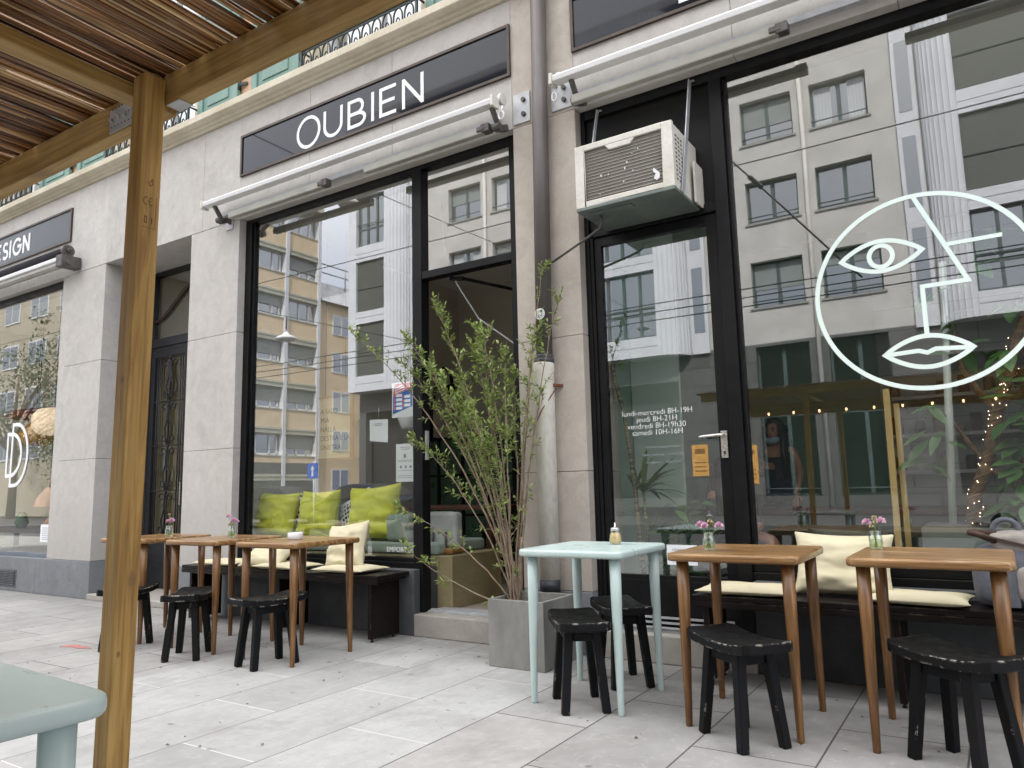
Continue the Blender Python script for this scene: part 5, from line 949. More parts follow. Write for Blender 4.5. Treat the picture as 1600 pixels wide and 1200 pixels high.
b.tube(tr, [.040, .036, .034, .033, .034, .028, .024, .018, .010], 12); b.tube([(.05, .5, 1.41), (-.03, .48, 1.52), (-.10, .46, 1.66), (-.12, .45, 1.9)], [.024, .018, .012, .007], 10); b.tube([(-.02, .5, 1.12), (-.10, .52, 1.24), (-.17, .5, 1.36), (-.22, .42, 1.42)], [.016, .012, .008, .005], 8); b.tube([(.06, .5, 1.44), (.17, .46, 1.50), (.27, .42, 1.62), (.4, .4, 1.8)], [.022, .016, .012, .007], 10); b.tube([(0.0, .5, 1.08), (.12, .42, 1.02), (.26, .36, .95), (.45, .34, .92)], [.012, .010, .008, .005], 8)
b.build('trunk', BARK2, t)
cl = [(-.25, .42, 1.42, 6), (-.25, .40, 1.28, 5), (-.30, .42, 1.15, 4), (-.13, .44, 1.92, 7), (-.08, .46, 1.75, 5), (.05, .42, 2.4, 6), (.3, .5, 2.35, 8), (.2, .48, 2.0, 6), (.10, .40, 1.70, 5), (.4, .4, 1.8, 8), (.12, .36, 1.22, 6), (.10, .34, 1.04, 6), (.06, .34, .9, 5), (.3, .34, .95, 7), (.45, .34, .92, 6), (.22, .34, 1.2, 6), (.2, .36, 1.42, 6), (.35, .36, 1.4, 6), (.0, .4, 2.2, 5), (-.2, .42, 2.1, 4), (.5, .38, 1.25, 6), (.12, .30, 1.32, 7), (.14, .30, 1.10, 7), (.13, .29, .92, 7), (.12, .32, 1.5, 6)]
for x, y, z, n in cl:
    for k in range(n):
        a = rs2.uniform(0, 6.28); d = Vector((math.cos(a), math.sin(a) * .6, rs2.uniform(-.9, .35))); q = Vector((x, y, z)) + Vector((rs2.uniform(-.04, .04), rs2.uniform(-.03, .03), rs2.uniform(-.04, .04)))
        if q.y + d.normalized().y * .16 < .16: d.y = abs(d.y)
        leaf(lv2, q, d, (rs2.uniform(-.3, .3), -.4, 1), rs2.uniform(.11, .18), rs2.uniform(.055, .085), .18, rs2.uniform(0, .35), 6)
lv2.build('foliage', LEAFD, t, merge=False)
b = MB(); 
for i in range(46):
    s = rs2.uniform(0, 6.2); k = int(s); p = Vector(tr[k]).lerp(Vector(tr[k + 1]), s - k); a = rs2.uniform(2.6, 6.8); b.lathe([(0, -.0026), (.0024, 0), (0, .0026)], (p.x + .042 * math.cos(a), p.y + .042 * math.sin(a), p.z), 6)
o = b.build('fairy_light_bulbs', FAIRY); wire = MB(); wp = []
for i in range(90):
    s = 6.2 * i / 89; k = int(s); p = Vector(tr[k]).lerp(Vector(tr[k + 1]), s - k); a = i * .75; wp.append(p + Vector((.041 * math.cos(a), .041 * math.sin(a), 0)))
wire.tube(wp, .0016, 4); ft = thing('fairy_lights', 'string of tiny warm fairy lights wound round the rubber plant trunk', 'fairy lights', (-.1, .5, .9)); wo = wire.build('wire', pm('copper_wire', S(190, 130, 90), None, 5, .4), ft); o.parent = ft; o.location = -ft.location; o.name = 'bulb'
b = MB(); b.tube([(-.215, .47, .80), (-.17, .47, 1.6), (-.135, .47, 2.27)], [.020, .020, .019], 14); tag(b.build('plant_pole', pm('white_pole_paint', S(224, 232, 226), S(208, 216, 210), 5, .5)), 'tall white pole standing in the grey pot by the rubber plant', 'pole')
# dracaena and low plants by the door
t = thing('pot', 'round dark plant pot low behind the glazed door', 'plant pot', (-2.0, .45, .166)); b = MB(); b.lathe([(.001, 0), (.13, .0), (.17, .28), (.155, .28), (.15, .25), (.001, .25)], (-2.0, .45, .167), 28, cap=False); b.build('bowl', pm('dark_pot', S(40, 44, 42), S(30, 34, 32), 3, .5), t)
t = thing('dracaena', 'slender ringed stem plant with long arching leaves behind the glazed door', 'dracaena', (-2.0, .45, .41)); b = MB()
b.tube([(-2.03, .44, .41), (-2.045, .43, .7), (-2.06, .42, 1.05), (-2.10, .41, 1.45), (-2.12, .40, 1.6), (-2.165, .40, 1.78), (-2.175, .40, 1.9)], [.018, .017, .016, .015, .014, .014, .012], 10); b.tube([(-1.99, .45, .41), (-1.995, .44, .75), (-2.005, .43, 1.02)], [.014, .013, .010], 8); b.build('stem', STRIPE, t); lv3 = MB()
for (x, y, z, n, L) in ((-2.165, .42, 1.9, 12, .18), (-2.005, .43, 1.0, 15, .34), (-2.06, .42, 1.02, 9, .30), (-1.97, .45, .75, 10, .28)):
    for k in range(n):
        a = rs2.uniform(0, 6.28); e = rs2.uniform(.0, 1.2); d = Vector((math.cos(a) * math.cos(e), math.sin(a) * math.cos(e) * .5, math.sin(e)))
        if x + d.x * L < -2.14: d.x = abs(d.x) * .4
        if y + d.y * L < .16: d.y = abs(d.y)
        leaf(lv3, (x, y, z), d, (0, 0, 1), L * rs2.uniform(.7, 1.1), .042, .2, rs2.uniform(.2, .8), 6)
lv3.build('foliage', VARIEG, t, merge=False)
t = thing('broadleaf_plant', 'low bushy plant with broad dark leaves behind the glazed door', 'plant', (-1.8, .48, .42)); lv4 = MB(); b = MB()
for k in range(16):
    a = rs2.uniform(0, 6.28); tipx, tipy, tipz = -1.8 + .22 * math.cos(a) * rs2.uniform(.3, 1), .48 + .16 * math.sin(a), rs2.uniform(.55, .98); b.tube([(-1.82, .47, .40), ((-1.82 + tipx) / 2, (.47 + tipy) / 2, tipz * .6 + .2), (tipx, tipy, tipz)], [.006, .004, .002], 5)
    for q in range(3): leaf(lv4, (tipx, tipy, tipz - .08 * q), (math.cos(a + q * 2), max(-.4, math.sin(a + q * 2) * .6), rs2.uniform(-.4, .4)), (0, -.3, 1), rs2.uniform(.10, .17), rs2.uniform(.05, .08), .15, .3, 6)
b.build('stems', STEMG, t); lv4.build('foliage', LEAFD, t, merge=False)

# ------------------------------------------------------------------ two people inside the right shop
def skin_body(parent, V, E, mat, name='body', root=0, sub=2):
    me = bpy.data.meshes.new(name); me.from_pydata([v[0] for v in V], E, []); me.materials.append(mat); o = bpy.data.objects.new(name, me); COL.objects.link(o); o.parent = parent; o.location = -parent.location
    m = o.modifiers.new('skin', 'SKIN'); m.use_smooth_shade = True; m.branch_smoothing = .6
    for i, v in enumerate(V): rr = v[1]; me.skin_vertices[0].data[i].radius = rr if isinstance(rr, tuple) else (rr, rr); me.skin_vertices[0].data[i].use_root = (i == root)
    s = o.modifiers.new('sub', 'SUBSURF'); s.levels = sub; s.render_levels = sub; return o
def person(label, base, pose, cl_mats, facing, hairL=.42, mask=True):
    # pose: dict of joints in local space (x right of the viewer, y depth, z up from the feet), scaled by the caller
    t = thing('person', label, 'person', base); B = Vector(base); ca, sa = math.cos(facing), math.sin(facing)
    tr_ = lambda p: B + Vector((p[0] * ca - p[1] * sa, p[0] * sa + p[1] * ca, p[2]))
    V = []; E = []; ix = {}
    def v(n, p, r_, frm=None): ix[n] = len(V); V.append((tr_(p), r_)); (E.append((ix[frm], ix[n])) if frm else None)
    J = pose; v('pelvis', J['pelvis'], (.125, .095)); v('waist', J['waist'], (.100, .078), 'pelvis'); v('ribs', J['ribs'], (.118, .088), 'waist'); v('chest', J['chest'], (.115, .080), 'ribs'); v('neck0', J['neck'], (.048, .046), 'chest')
    hx, hy, hz = J['head']; v('neck1', (hx, hy + .012, hz - .105), (.045, .045), 'neck0'); v('jaw', (hx, hy - .012, hz - .07), (.050, .060), 'neck1'); v('face', (hx, hy, hz), (.070, .084), 'jaw'); v('skull', (hx, hy + .012, hz + .065), (.070, .083), 'face'); v('crown', (hx, hy + .015, hz + .10), (.035, .040), 'skull')
    v('nose', (hx, hy - .098, hz - .012), (.010, .012), 'face')
    for s, sd_ in (('l', -1), ('r', 1)):
        sh, el, wr, hd = (J[k + s] for k in ('sh', 'el', 'wr', 'hd')); v('sh' + s, sh, .045, 'chest'); v('el' + s, el, .036, 'sh' + s); v('wr' + s, wr, .024, 'el' + s); P = Vector(hd); Wv = Vector(wr); d = (P - Wv).normalized(); side = d.cross(Vector((0, 1, .2))).normalized(); v('pm' + s, tuple(P), (.030, .017), 'wr' + s)
        for i in range(4): b0 = P + d * .03 + side * (.027 - .018 * i); L = (.060, .072, .068, .052)[i]; v('f%d%s' % (i, s), tuple(b0), .0085, 'pm' + s); v('g%d%s' % (i, s), tuple(b0 + d * L * .55 + Vector((0, .012, -.006))), .008, 'f%d%s' % (i, s)); v('h%d%s' % (i, s), tuple(b0 + d * L * .9 + Vector((0, .03, -.016))), .0065, 'g%d%s' % (i, s))
        b0 = P + side * .034 - d * .015; v('t0' + s, tuple(b0), .010, 'pm' + s); v('t1' + s, tuple(b0 + side * .018 + d * .032), .008, 't0' + s)
        v('hp' + s, J['hp' + s], .085, 'pelvis'); v('kn' + s, J['kn' + s], .055, 'hp' + s); v('an' + s, J['an' + s], .036, 'kn' + s); v('ft' + s, J['ft' + s], (.036, .026), 'an' + s)
    skin_body(t, V, E, SKIN)
    def tubew(name, keys, rad, mat, ax=1.0):
        b = MB(); pts = [tr_(J[k] if isinstance(k, str) else k) for k in keys]; b.tube(pts, rad, 20)
        c = sum((Vector(p) for p in pts), Vector()) / len(pts); o = b.build(name, mat, t, sub=1); return o
    # clothes as slightly larger shells round the body
    def shell(name, rings, mat):
        b = MB(); vs = []; n = 24
        for (p, rx, ry) in rings:
            for j in range(n): a = 2 * math.pi * j / n; vs.append(tr_((p[0] + rx * math.cos(a), p[1] + ry * math.sin(a), p[2])))
        b.add(vs, [(i * n + j, i * n + (j + 1) % n, (i + 1) * n + (j + 1) % n, (i + 1) * n + j) for i in range(len(rings) - 1) for j in range(n)], 0, True); return b.build(name, mat, t, sub=1)
    w_, rb, ch, pe = (Vector(J[k]) for k in ('waist', 'ribs', 'chest', 'pelvis')); up = cl_mats['top_rings']
    shell('top', [(pe.lerp(w_, .3), .150, .118), (w_, .135, .108), (rb, .150, .116), (rb.lerp(ch, .45), .152, .112)] + ([(ch, .16, .105), (ch + Vector((0, 0, .05)), .10, .08)] if up else []), cl_mats['top'])
    for s in 'lr':
        tubew('trouser_leg', ['hp' + s, 'kn' + s, 'an' + s], [.112, .076, .062], cl_mats['legs'])
        if up: tubew('sleeve', ['sh' + s, 'el' + s, 'wr' + s], [.062, .052, .036], cl_mats['top'])
        f0, f1 = Vector(J['an' + s]), Vector(J['ft' + s]); b = MB(); b.tube([tr_(f0 + Vector((0, .03, -.05))), tr_(f0 + Vector((0, -.02, -.045))), tr_(f1)], [.045, .050, .038], 12); b.build('shoe', CLOTH, t, sub=1)
    shell('trousers', [(pe + Vector((0, 0, -.12)), .15, .12), (pe, .162, .125), (pe.lerp(w_, .5), .150, .117)], cl_mats['legs'])
    # hair: cap and long locks each side
    b = MB(); n = 20; vs = []; H = Vector(J['head'])
    for i in range(9):
        th = R(2 + i * 13)
        for j in range(n): a = 2 * math.pi * j / n; d = Vector((math.sin(th) * math.cos(a), math.sin(th) * math.sin(a), math.cos(th))); k = 1 if not (d.y < -.12 and i > 3) else .55; vs.append(tr_((H.x + d.x * .099 * k, H.y + .018 + d.y * .112 * k, H.z + .032 + d.z * .112)))
    b.add(vs, [(i * n + j, i * n + (j + 1) % n, (i + 1) * n + (j + 1) % n, (i + 1) * n + j) for i in range(8) for j in range(n)], 0, True)
    for sgn in (-1, 1):
        for k in range(5): yy = -.03 + .03 * k; b.tube([tr_((H.x + sgn * .075, H.y + yy, H.z + .06)), tr_((H.x + sgn * .098, H.y + yy, H.z - .04)), tr_((H.x + sgn * (.105 + .01 * k), H.y + yy - .02, H.z - .20)), tr_((H.x + sgn * (.115 + .02 * (sgn > 0)), H.y + yy - .05, H.z - hairL))], [.02, .026, .03, .010], 8)
    for k in range(7): xx = -.08 + .0267 * k; b.tube([tr_((H.x + xx, H.y + .10, H.z + .04)), tr_((H.x + xx, H.y + .115, H.z - .12)), tr_((H.x + xx * 1.2, H.y + .13, H.z - hairL))], [.028, .03, .012], 8)
    b.build('hair', HAIR, t)
    for sgn in (-1, 1):
        b = MB(); b.lathe([(0, -.009), (.009, 0), (0, .009)], tr_((H.x + sgn * .031, H.y - .078, H.z + .012)), 10); b.build('eye', pm('eye_dark', (.02, .015, .012), None, 3, .2), t)
        b = MB(); b.tube([tr_((H.x + sgn * .014, H.y - .082, H.z + .032)), tr_((H.x + sgn * .032, H.y - .083, H.z + .037)), tr_((H.x + sgn * .05, H.y - .072, H.z + .030))], .0042, 6); b.build('eyebrow', HAIR, t)
    b = MB(); b.tube([tr_((H.x - .022, H.y - .072, H.z - .047)), tr_((H.x, H.y - .081, H.z - .045)), tr_((H.x + .022, H.y - .072, H.z - .047))], [.003, .007, .003], 8); b.build('lips', pm('lip_red', S(150, 66, 66), None, 3, .4), t)
    if mask:
        b = MB(); vs = []
        for i in range(7):
            a = R(-75 + 25 * i)
            for z, k in ((-.058, 1.0), (-.085, 1.06), (-.118, .86)): vs.append(tr_((H.x + .078 * k * math.sin(a), H.y - .012 - .088 * k * math.cos(a), H.z + z + .012 * abs(math.sin(a)))))
        b.add(vs, [(3 * i + j, 3 * i + 3 + j, 3 * i + 4 + j, 3 * i + 1 + j) for i in range(6) for j in range(2)], 0, True); mo = b.build('face_mask', MASKM, t); sdf = mo.modifiers.new('s', 'SOLIDIFY'); sdf.thickness = .003
    return t
k = 1.0
stand = dict(pelvis=(0, 0, .90), waist=(0, 0, 1.05), ribs=(0, -.005, 1.17), chest=(0, 0, 1.27), neck=(0, .005, 1.36), head=(-.01, -.03, 1.475), shl=(-.155, 0, 1.29), ell=(-.215, .02, 1.06), wrl=(-.08, -.17, 1.10), hdl=(-.03, -.19, 1.115), shr=(.155, 0, 1.29), elr=(.20, .03, 1.05), wrr=(.19, -.05, .86), hdr=(.185, -.065, .80), hpl=(-.085, 0, .84), knl=(-.09, -.02, .46), anl=(-.09, .02, .08), ftl=(-.10, -.11, .03), hpr=(.085, 0, .84), knr=(.09, -.03, .46), anr=(.10, .01, .08), ftr=(.12, -.12, .03))
person('standing woman in a black strapless top with a mask under her chin', (-1.70, 2.95, .168), {q: (v[0] * .96, v[1] * .96, v[2] * .915) for q, v in stand.items()}, dict(top=CLOTH, legs=JEANS, top_rings=False), R(-12))
sit = dict(pelvis=(0, .05, .47), waist=(0, .05, .60), ribs=(0, .03, .70), chest=(0, .02, .79), neck=(0, .02, .87), head=(.0, -.01, .965), shl=(-.15, .02, .80), ell=(-.19, -.05, .58), wrl=(-.10, -.24, .56), hdl=(-.06, -.29, .56), shr=(.15, .02, .80), elr=(.19, -.05, .58), wrr=(.10, -.24, .56), hdr=(.06, -.29, .56), hpl=(-.085, .02, .45), knl=(-.10, -.38, .46), anl=(-.10, -.36, .08), ftl=(-.10, -.48, .03), hpr=(.085, .02, .45), knr=(.10, -.38, .46), anr=(.10, -.36, .08), ftr=(.10, -.48, .03))
person('seated person with long dark hair and a dark jacket behind the glazed door', (-1.76, 1.55, .05 + .118), {q: (v[0], v[1], v[2] - .0) for q, v in sit.items()}, dict(top=CLOTH, legs=JEANS, top_rings=True), R(50), .36, False)
t = thing('bar_chair', 'plain dark seat under the seated person behind the glazed door', 'chair', (-1.76, 1.6, .166)); b = MB(); b.box(-1.98, -1.56, 1.42, 1.82, .50, .535); b.build('seat', BLACK, t, bevel=.01)
for x in (-1.94, -1.60):
    for y in (1.46, 1.78): b = MB(); b.bar((x, y, .5), (x, y, .167), .03, .03); b.build('leg', BLACK, t)

# ------------------------------------------------------------------ inside the design shop
def pend(label, x, y, z, prof, mat, name='pendant_lamp'):
    t = thing(name, label, 'lamp', (x, y, z)); b = MB(); b.lathe(prof, (x, y, z), 24, cap=False); b.build('shade', mat, t); b = MB(); top = z + max(p[1] for p in prof); b.tube([(x, y, top), (x, y, 3.74)], .005, 6); b.lathe([(.06, -.03), (.06, 0)], (x, y, 3.739), 14); b.build('cord', INK, t)
pend('peach paper pendant lamp glowing softly in the design shop window', -10.95, 1.0, 1.92, [(.05, 0), (.26, .03), (.34, .12), (.34, .28), (.26, .37), (.05, .40)], PEACHL)
pend('amber glass pendant lamp hanging in the design shop window', -12.0, 1.2, 1.85, [(.02, .02), (.18, .0), (.26, .16), (.12, .32), (.03, .36)], AMBERG)
pend('dark red bowl pendant lamp hanging beside the amber one', -12.5, 1.4, 2.3, [(.42, 0), (.36, .10), (.1, .16), (.02, .17)], pm('dark_red_lamp', S(140, 44, 38), S(120, 36, 32), 3, .4))
pend('pale rose dome lamp low in the design shop window', -10.9, .9, .95, [(.18, 0), (.15, .12), (.06, .24), (.02, .27)], pm('rose_shade', S(216, 170, 150), S(200, 150, 130), 3, .5))
t = thing('display_table', 'low dark display table with small rose objects in the design shop', 'table', (-11, .9, .36)); b = MB(); b.box(-12.6, -9.6, .5, 1.3, .62, .66); b.build('top', pm('dark_display_top', S(80, 66, 56), S(64, 52, 44), 2, .5), t)
for x in (-12.5, -9.7):
    for y in (.55, 1.2): b = MB(); b.box(x, x + .05, y, y + .05, .362, .62); b.build('leg', BLACK, t)
for i, (x, hh, m, l) in enumerate(((-10.6, .16, pm('rose_ceramic', S(206, 150, 134), S(190, 132, 116), 4, .4), 'rose ceramic vase on the display table of the design shop'), (-11.4, .22, pm('green_glass_vase', S(90, 120, 90), S(76, 104, 78), 4, .2), 'green vase on the display table of the design shop'), (-10.0, .13, pm('copper_bowl', S(180, 110, 70), S(160, 94, 58), 4, .3, metal=.6), 'copper bowl on the display table of the design shop'))):
    b = MB(); b.lathe([(.05, 0), (.09, hh * .35), (.06, hh * .8), (.03, hh), (.02, hh)], (x, .8, .661), 20); tag(b.build('vase', m), l, 'vase')

# ------------------------------------------------------------------ pergola over the camera
t = thing('pergola', 'pale pine pergola with a dry reed roof at upper left over the terrace', 'pergola', (-1.57, -3.4, 0))
s = .52; SX = lambda x: x * s; SY = lambda y: -4.32 + (y + 4.32) * s; SZ = lambda z: 1.05 + (z - 1.05) * s
px1, py1 = SX(-2.965), SY(-2.54); px0, py0 = px1 - .05, py1 - .05; ZT = SZ(2.875); LEAN = .024
b = MB(); b.box(px0, px1, py0, py1, 0, ZT); b.v = [(x + LEAN * (z - .45) / 1.5, y, z) for x, y, z in b.v]; po = b.build('post', PINE, t, bevel=.004, seg=2); px0 += LEAN; px1 += LEAN
b = MB(); b.box(px0, px1, -5.40, -5.34, 0, 2.03); b.build('post', PINE, t, bevel=.006)
for x in (-.98, .75): b = MB(); b.box(x, x + .062, -5.40, -5.34, 0, 2.03); b.build('post', PINE, t, bevel=.006)
b = MB(); b.box(.75, .812, py0, py1, 0, 1.95); b.build('post', PINE, t, bevel=.006)
zb0, zb1 = SZ(2.655), SZ(2.81)
b = MB(); b.box(px1 - .012, 1.55, py1 + .001, py1 + .038, zb0 + .056, zb1 + .05); b.v = [(x, y, z + (.012 if x > 0 and z < zb1 else 0)) for x, y, z in b.v]; b.build('beam', PINEX, t, bevel=.003)
b = MB(); b.box(-2.62, px1 - .013, py1 + .001, py1 + .038, zb0 + .046, zb1 + .047); b.build('beam', PINEX, t, bevel=.003)
for y in (-4.60, -5.335): b = MB(); b.box(-2.62, 1.55, y, y + .045, zb0 + .005, zb1); b.build('beam', PINEX, t, bevel=.004)
for x in (px0 - .052, -2.55, .77):
    b = MB(); b.box(x, x + .05, -5.33, py1, SZ(2.735) + .028, SZ(2.845) + .005); b.build('cross_beam', PINEY, t, bevel=.004)
b = MB(); zp0, zp1 = zb0 + .050, zb1 + .030; yb_ = py1 + .001; b.box(px0 - .182, px0 - .06, yb_ - .0022, yb_ - .0002, zp0, zp1); pp = b.build('connector_plate', GREYMETAL, t); b = MB(); b.box(px1 + .001, px1 + .05, py1 + .002, py1 + .036, zb0 + .0535, zb0 + .0557); b.build('connector_plate', GREYMETAL, t)
b = MB()
for i in range(7):
    for j in range(3): b.tube([(px0 - .172 + .0145 * i, yb_ - .0026, zp0 + .014 + .023 * j), (px0 - .172 + .0145 * i, yb_ - .0021, zp0 + .014 + .023 * j)], .0022, 8)
b.build('plate_hole', INK, pp); b = MB()
for i, (x, z) in enumerate(((-.168, .030), (-.138, .034), (-.112, .030))): b.tube([(px0 + x, yb_ - .012, zp0 + z), (px0 + x, yb_ - .002, zp0 + z)], .004, 6); b.tube([(px0 + x, yb_ - .0035, zp0 + z), (px0 + x, yb_ - .002, zp0 + z)], .007, 10)
b.build('bolt', GREYMETAL, pp)
STAMP = pm('burnt_stamp', S(112, 78, 40), S(100, 68, 34), 20, .7)
b = MB(); b2 = MB()
def strk(pts, wd): b2.ribbon(pts, wd, 0, .0003)
zs = SZ(2.30)
for cx in (.020, .034): strk([(cx + .0068 * math.cos(R(a)), zs + .0085 * math.sin(R(a))) for a in range(60, 301, 20)], .002)
strk([(.028, zs), (.034, zs)], .0018); strk([(.018, zs - .05), (.024, zs - .05), (.024, zs - .036), (.018, zs - .036), (.018, zs - .05)], .0022); strk([(.038, zs - .036), (.038, zs - .05)], .003)
strk([(.012, zs - .06), (.047, zs - .06), (.047, zs + .012)], .001); strk([(.016 + .012, zs + .044), (.034, zs + .052), (.036, zs + .04), (.028, zs + .036), (.022, zs + .046)], .002)
b2.v = [(px1 - LEAN + LEAN * (z - .45) / 1.5 + .0006 - y, py0 + x * .85, z) for x, y, z in b2.v]; b2.build('grading_stamp', STAMP, po)
# reed mat
rc = random.Random(99); cm = MB(); y0r, y1r = -5.5, py1 + .03; zc = SZ(2.83) + .042; x = -2.66
while x < 1.60:
    for layer in range(2):
        rr = rc.uniform(.0028, .0052); xx = x + rc.uniform(-.004, .004); zz = zc + .004 + layer * .0075 + rc.uniform(-.003, .004); sk = rc.uniform(-.02, .02); ye = y1r + rc.uniform(-.015, .05); n = 4; brk = rc.random() < .5; ys = rc.uniform(-4.9, -3.7) if brk else None
        segs = [(y0r + rc.uniform(-.06, .04), ye)] if not brk else [(y0r + rc.uniform(-.06, .04), ys), (ys + .004, ye)]
        for a, c in segs:
            pts = [(xx + sk * (q / n - .5) + rc.uniform(-.002, .002), a + (c - a) * q / n, zz + rc.uniform(-.0025, .0025) - .012 * math.sin(math.pi * ((a + (c - a) * q / n) - y0r) / (y1r - y0r)) ** 2 * 0) for q in range(n + 1)]
            cm.tube(pts, [rr, rr * 1.0, rr * .97, rr * .95, rr * .9], 5, cap=True)
    x += rc.uniform(.0062, .0082)
for y in (-3.62, -4.1, -4.85): cm.tube([(-2.66 + .03 * i, y + .004 * math.sin(i * 1.7), zc - .003 + .003 * math.cos(i * 2.1)) for i in range(46, 143)], .0011, 4)
cm.build('reed_roof', CANE, t, merge=False)
lt = thing('bulb_string', 'string of small lit warm bulbs under the pergola beam, reflected in the face window', 'string lights', (0, -4.59, 1.86)); wire = MB(); wp = []
for i in range(16):
    x = -2.48 + .31 * i * .92; bo = MB(); bo.lathe([(0, -.034), (.007, -.031), (.0115, -.018), (.009, -.004), (.007, .0)], (x, -4.55, 1.87), 12); bo.build('bulb', BULB, lt); bs = MB(); bs.lathe([(.011, 0), (.011, .03), (.004, .034)], (x, -4.55, 1.87), 10); wire.v += []; bs.build('socket', BLACK, lt); wp += [(x, -4.55, 1.905), (x + .14, -4.55, 1.885)]
wire.tube(wp, .003, 5); wire.build('wire', BLACK, lt)

# ------------------------------------------------------------------ across the street (seen mirrored in the shop windows)
def holed(mb, x0, x1, z0, z1, y0, y1, holes):
    xs = sorted({x0, x1} | {h[0] for h in holes} | {h[1] for h in holes}); zs = sorted({z0, z1} | {h[2] for h in holes} | {h[3] for h in holes})
    xs = [x for x in xs if x0 <= x <= x1]; zs = [z for z in zs if z0 <= z <= z1]
    for a, c in zip(xs, xs[1:]):
        run = None
        for e, g_ in zip(zs, zs[1:]):
            mx, mz = (a + c) / 2, (e + g_) / 2; h = any(q[0] < mx < q[1] and q[2] < mz < q[3] for q in holes)
            if h:
                if run: mb.box(a, c, y0, y1, run[0], run[1]); run = None
            else: run = (run[0], g_) if run else (e, g_)
        if run: mb.box(a, c, y0, y1, run[0], run[1])
go = thing('office_building', 'grey stucco building with white fluted bay windows, mirrored in the shop glass', 'building', (-3, -24, 0)); YW = -20.06
rows = [(6.75, 8.3), (9.65, 11.1), (12.45, 13.95), (15.3, 16.8)]; cols = []
for kk in (-12.6, 0, 12.6): cols += [(-6.2 + kk, -4.52 + kk), (-3.95 + kk, -2.25 + kk)]
holes = [(a, c, z0, z1) for a, c in cols for z0, z1 in rows]
b = MB(); holed(b, -24.0, 19, 5.55, 18.2, YW - .35, YW, holes); b.build('stucco_wall', GRST, go)
gh = [(a, c, .6, 5.45) for a, c in cols] + [(-14.6, -8.9, .6, 4.6), (-23.6, -20.2, .6, 4.6), (-.8, 5.6, .6, 4.6)]
b = MB(); holed(b, -24.0, 19, 0, 5.548, YW - .4, YW + .01, gh); b.build('stone_base', GRTILE, go)
b = MB(); b.box(-24, 19, -32, YW - .6, 0, 18.2); b.build('core', pm('dark_room', (.03, .03, .03), None, 2, .9), go); b = MB(); b.box(-24.2, 19.2, -32, YW + .3, 18.202, 18.5); b.build('roof', GRST, go)
for x in (-4.22, -16.85, 8.4): b = MB(); b.tube([(x, YW + .09, .1), (x, YW + .09, 18.1)], .075, 12); b.build('downpipe', pm('pale_downpipe', S(214, 210, 204), S(200, 196, 190), 3, .5), go)
rw = random.Random(12)
for a, c in cols:
    for ri, (z0, z1) in enumerate(rows + [(3.3, 5.45), (.6, 3.2)]):
        f_ = MB(); ya, yb_ = YW - .30, YW - .22; f_.box(a, a + .07, ya, yb_, z0, z1); f_.box(c - .07, c, ya, yb_, z0, z1); f_.box((a + c) / 2 - .06, (a + c) / 2 + .06, ya, yb_, z0, z1); f_.box(a + .07, c - .07, ya + .01, yb_ - .01, z0, z0 + .07); f_.box(a + .07, c - .07, ya + .01, yb_ - .01, z1 - .07, z1)
        fo = f_.build('window', OPPFR, go); g_ = MB(); g_.box(a + .03, c - .03, ya + .02, ya + .035, z0 + .03, z1 - .03); g_.build('pane', OPPGL if ri < 4 else SHOPGL, fo)
        k_ = rw.random(); g_ = MB()
        if k_ < .5 and ri < 4: hh = rw.choice((.3, .45, .6)); g_.box(a + .06, c - .06, ya + .05, ya + .07, z1 - (z1 - z0) * hh, z1 - .02); g_.build('blind', BLINDL, fo)
        elif k_ < .8 and ri < 4: g_.box(a + .1, a + .1 + (c - a) * .3, ya + .045, ya + .05, z0 + .08, z1 - .08); g_.box(c - .1 - (c - a) * .28, c - .1, ya + .045, ya + .05, z0 + .08, z1 - .08); g_.build('curtain', CURT, fo)
        g_ = MB(); g_.tube([(a, YW - .06, z0 + .22), (c, YW - .06, z0 + .22)], .022, 8); g_.build('guard_rail', OPPFR, fo)
        if ri < 4: g_ = MB(); g_.box(a - .08, c + .08, YW - .03, YW + .05, z0 - .07, z0 - .002); g_.build('sill', pm('grey_sill', S(150, 150, 146), None, 3, .7), fo)
YB = -19.3; bands = [(5.45, 6.13), (8.5, 9.06), (11.37, 12.1), (14.45, 15.1), (17.3, 18.0)]; wz = [(6.13, 8.5), (9.06, 11.37), (12.1, 14.45), (15.1, 17.3)]
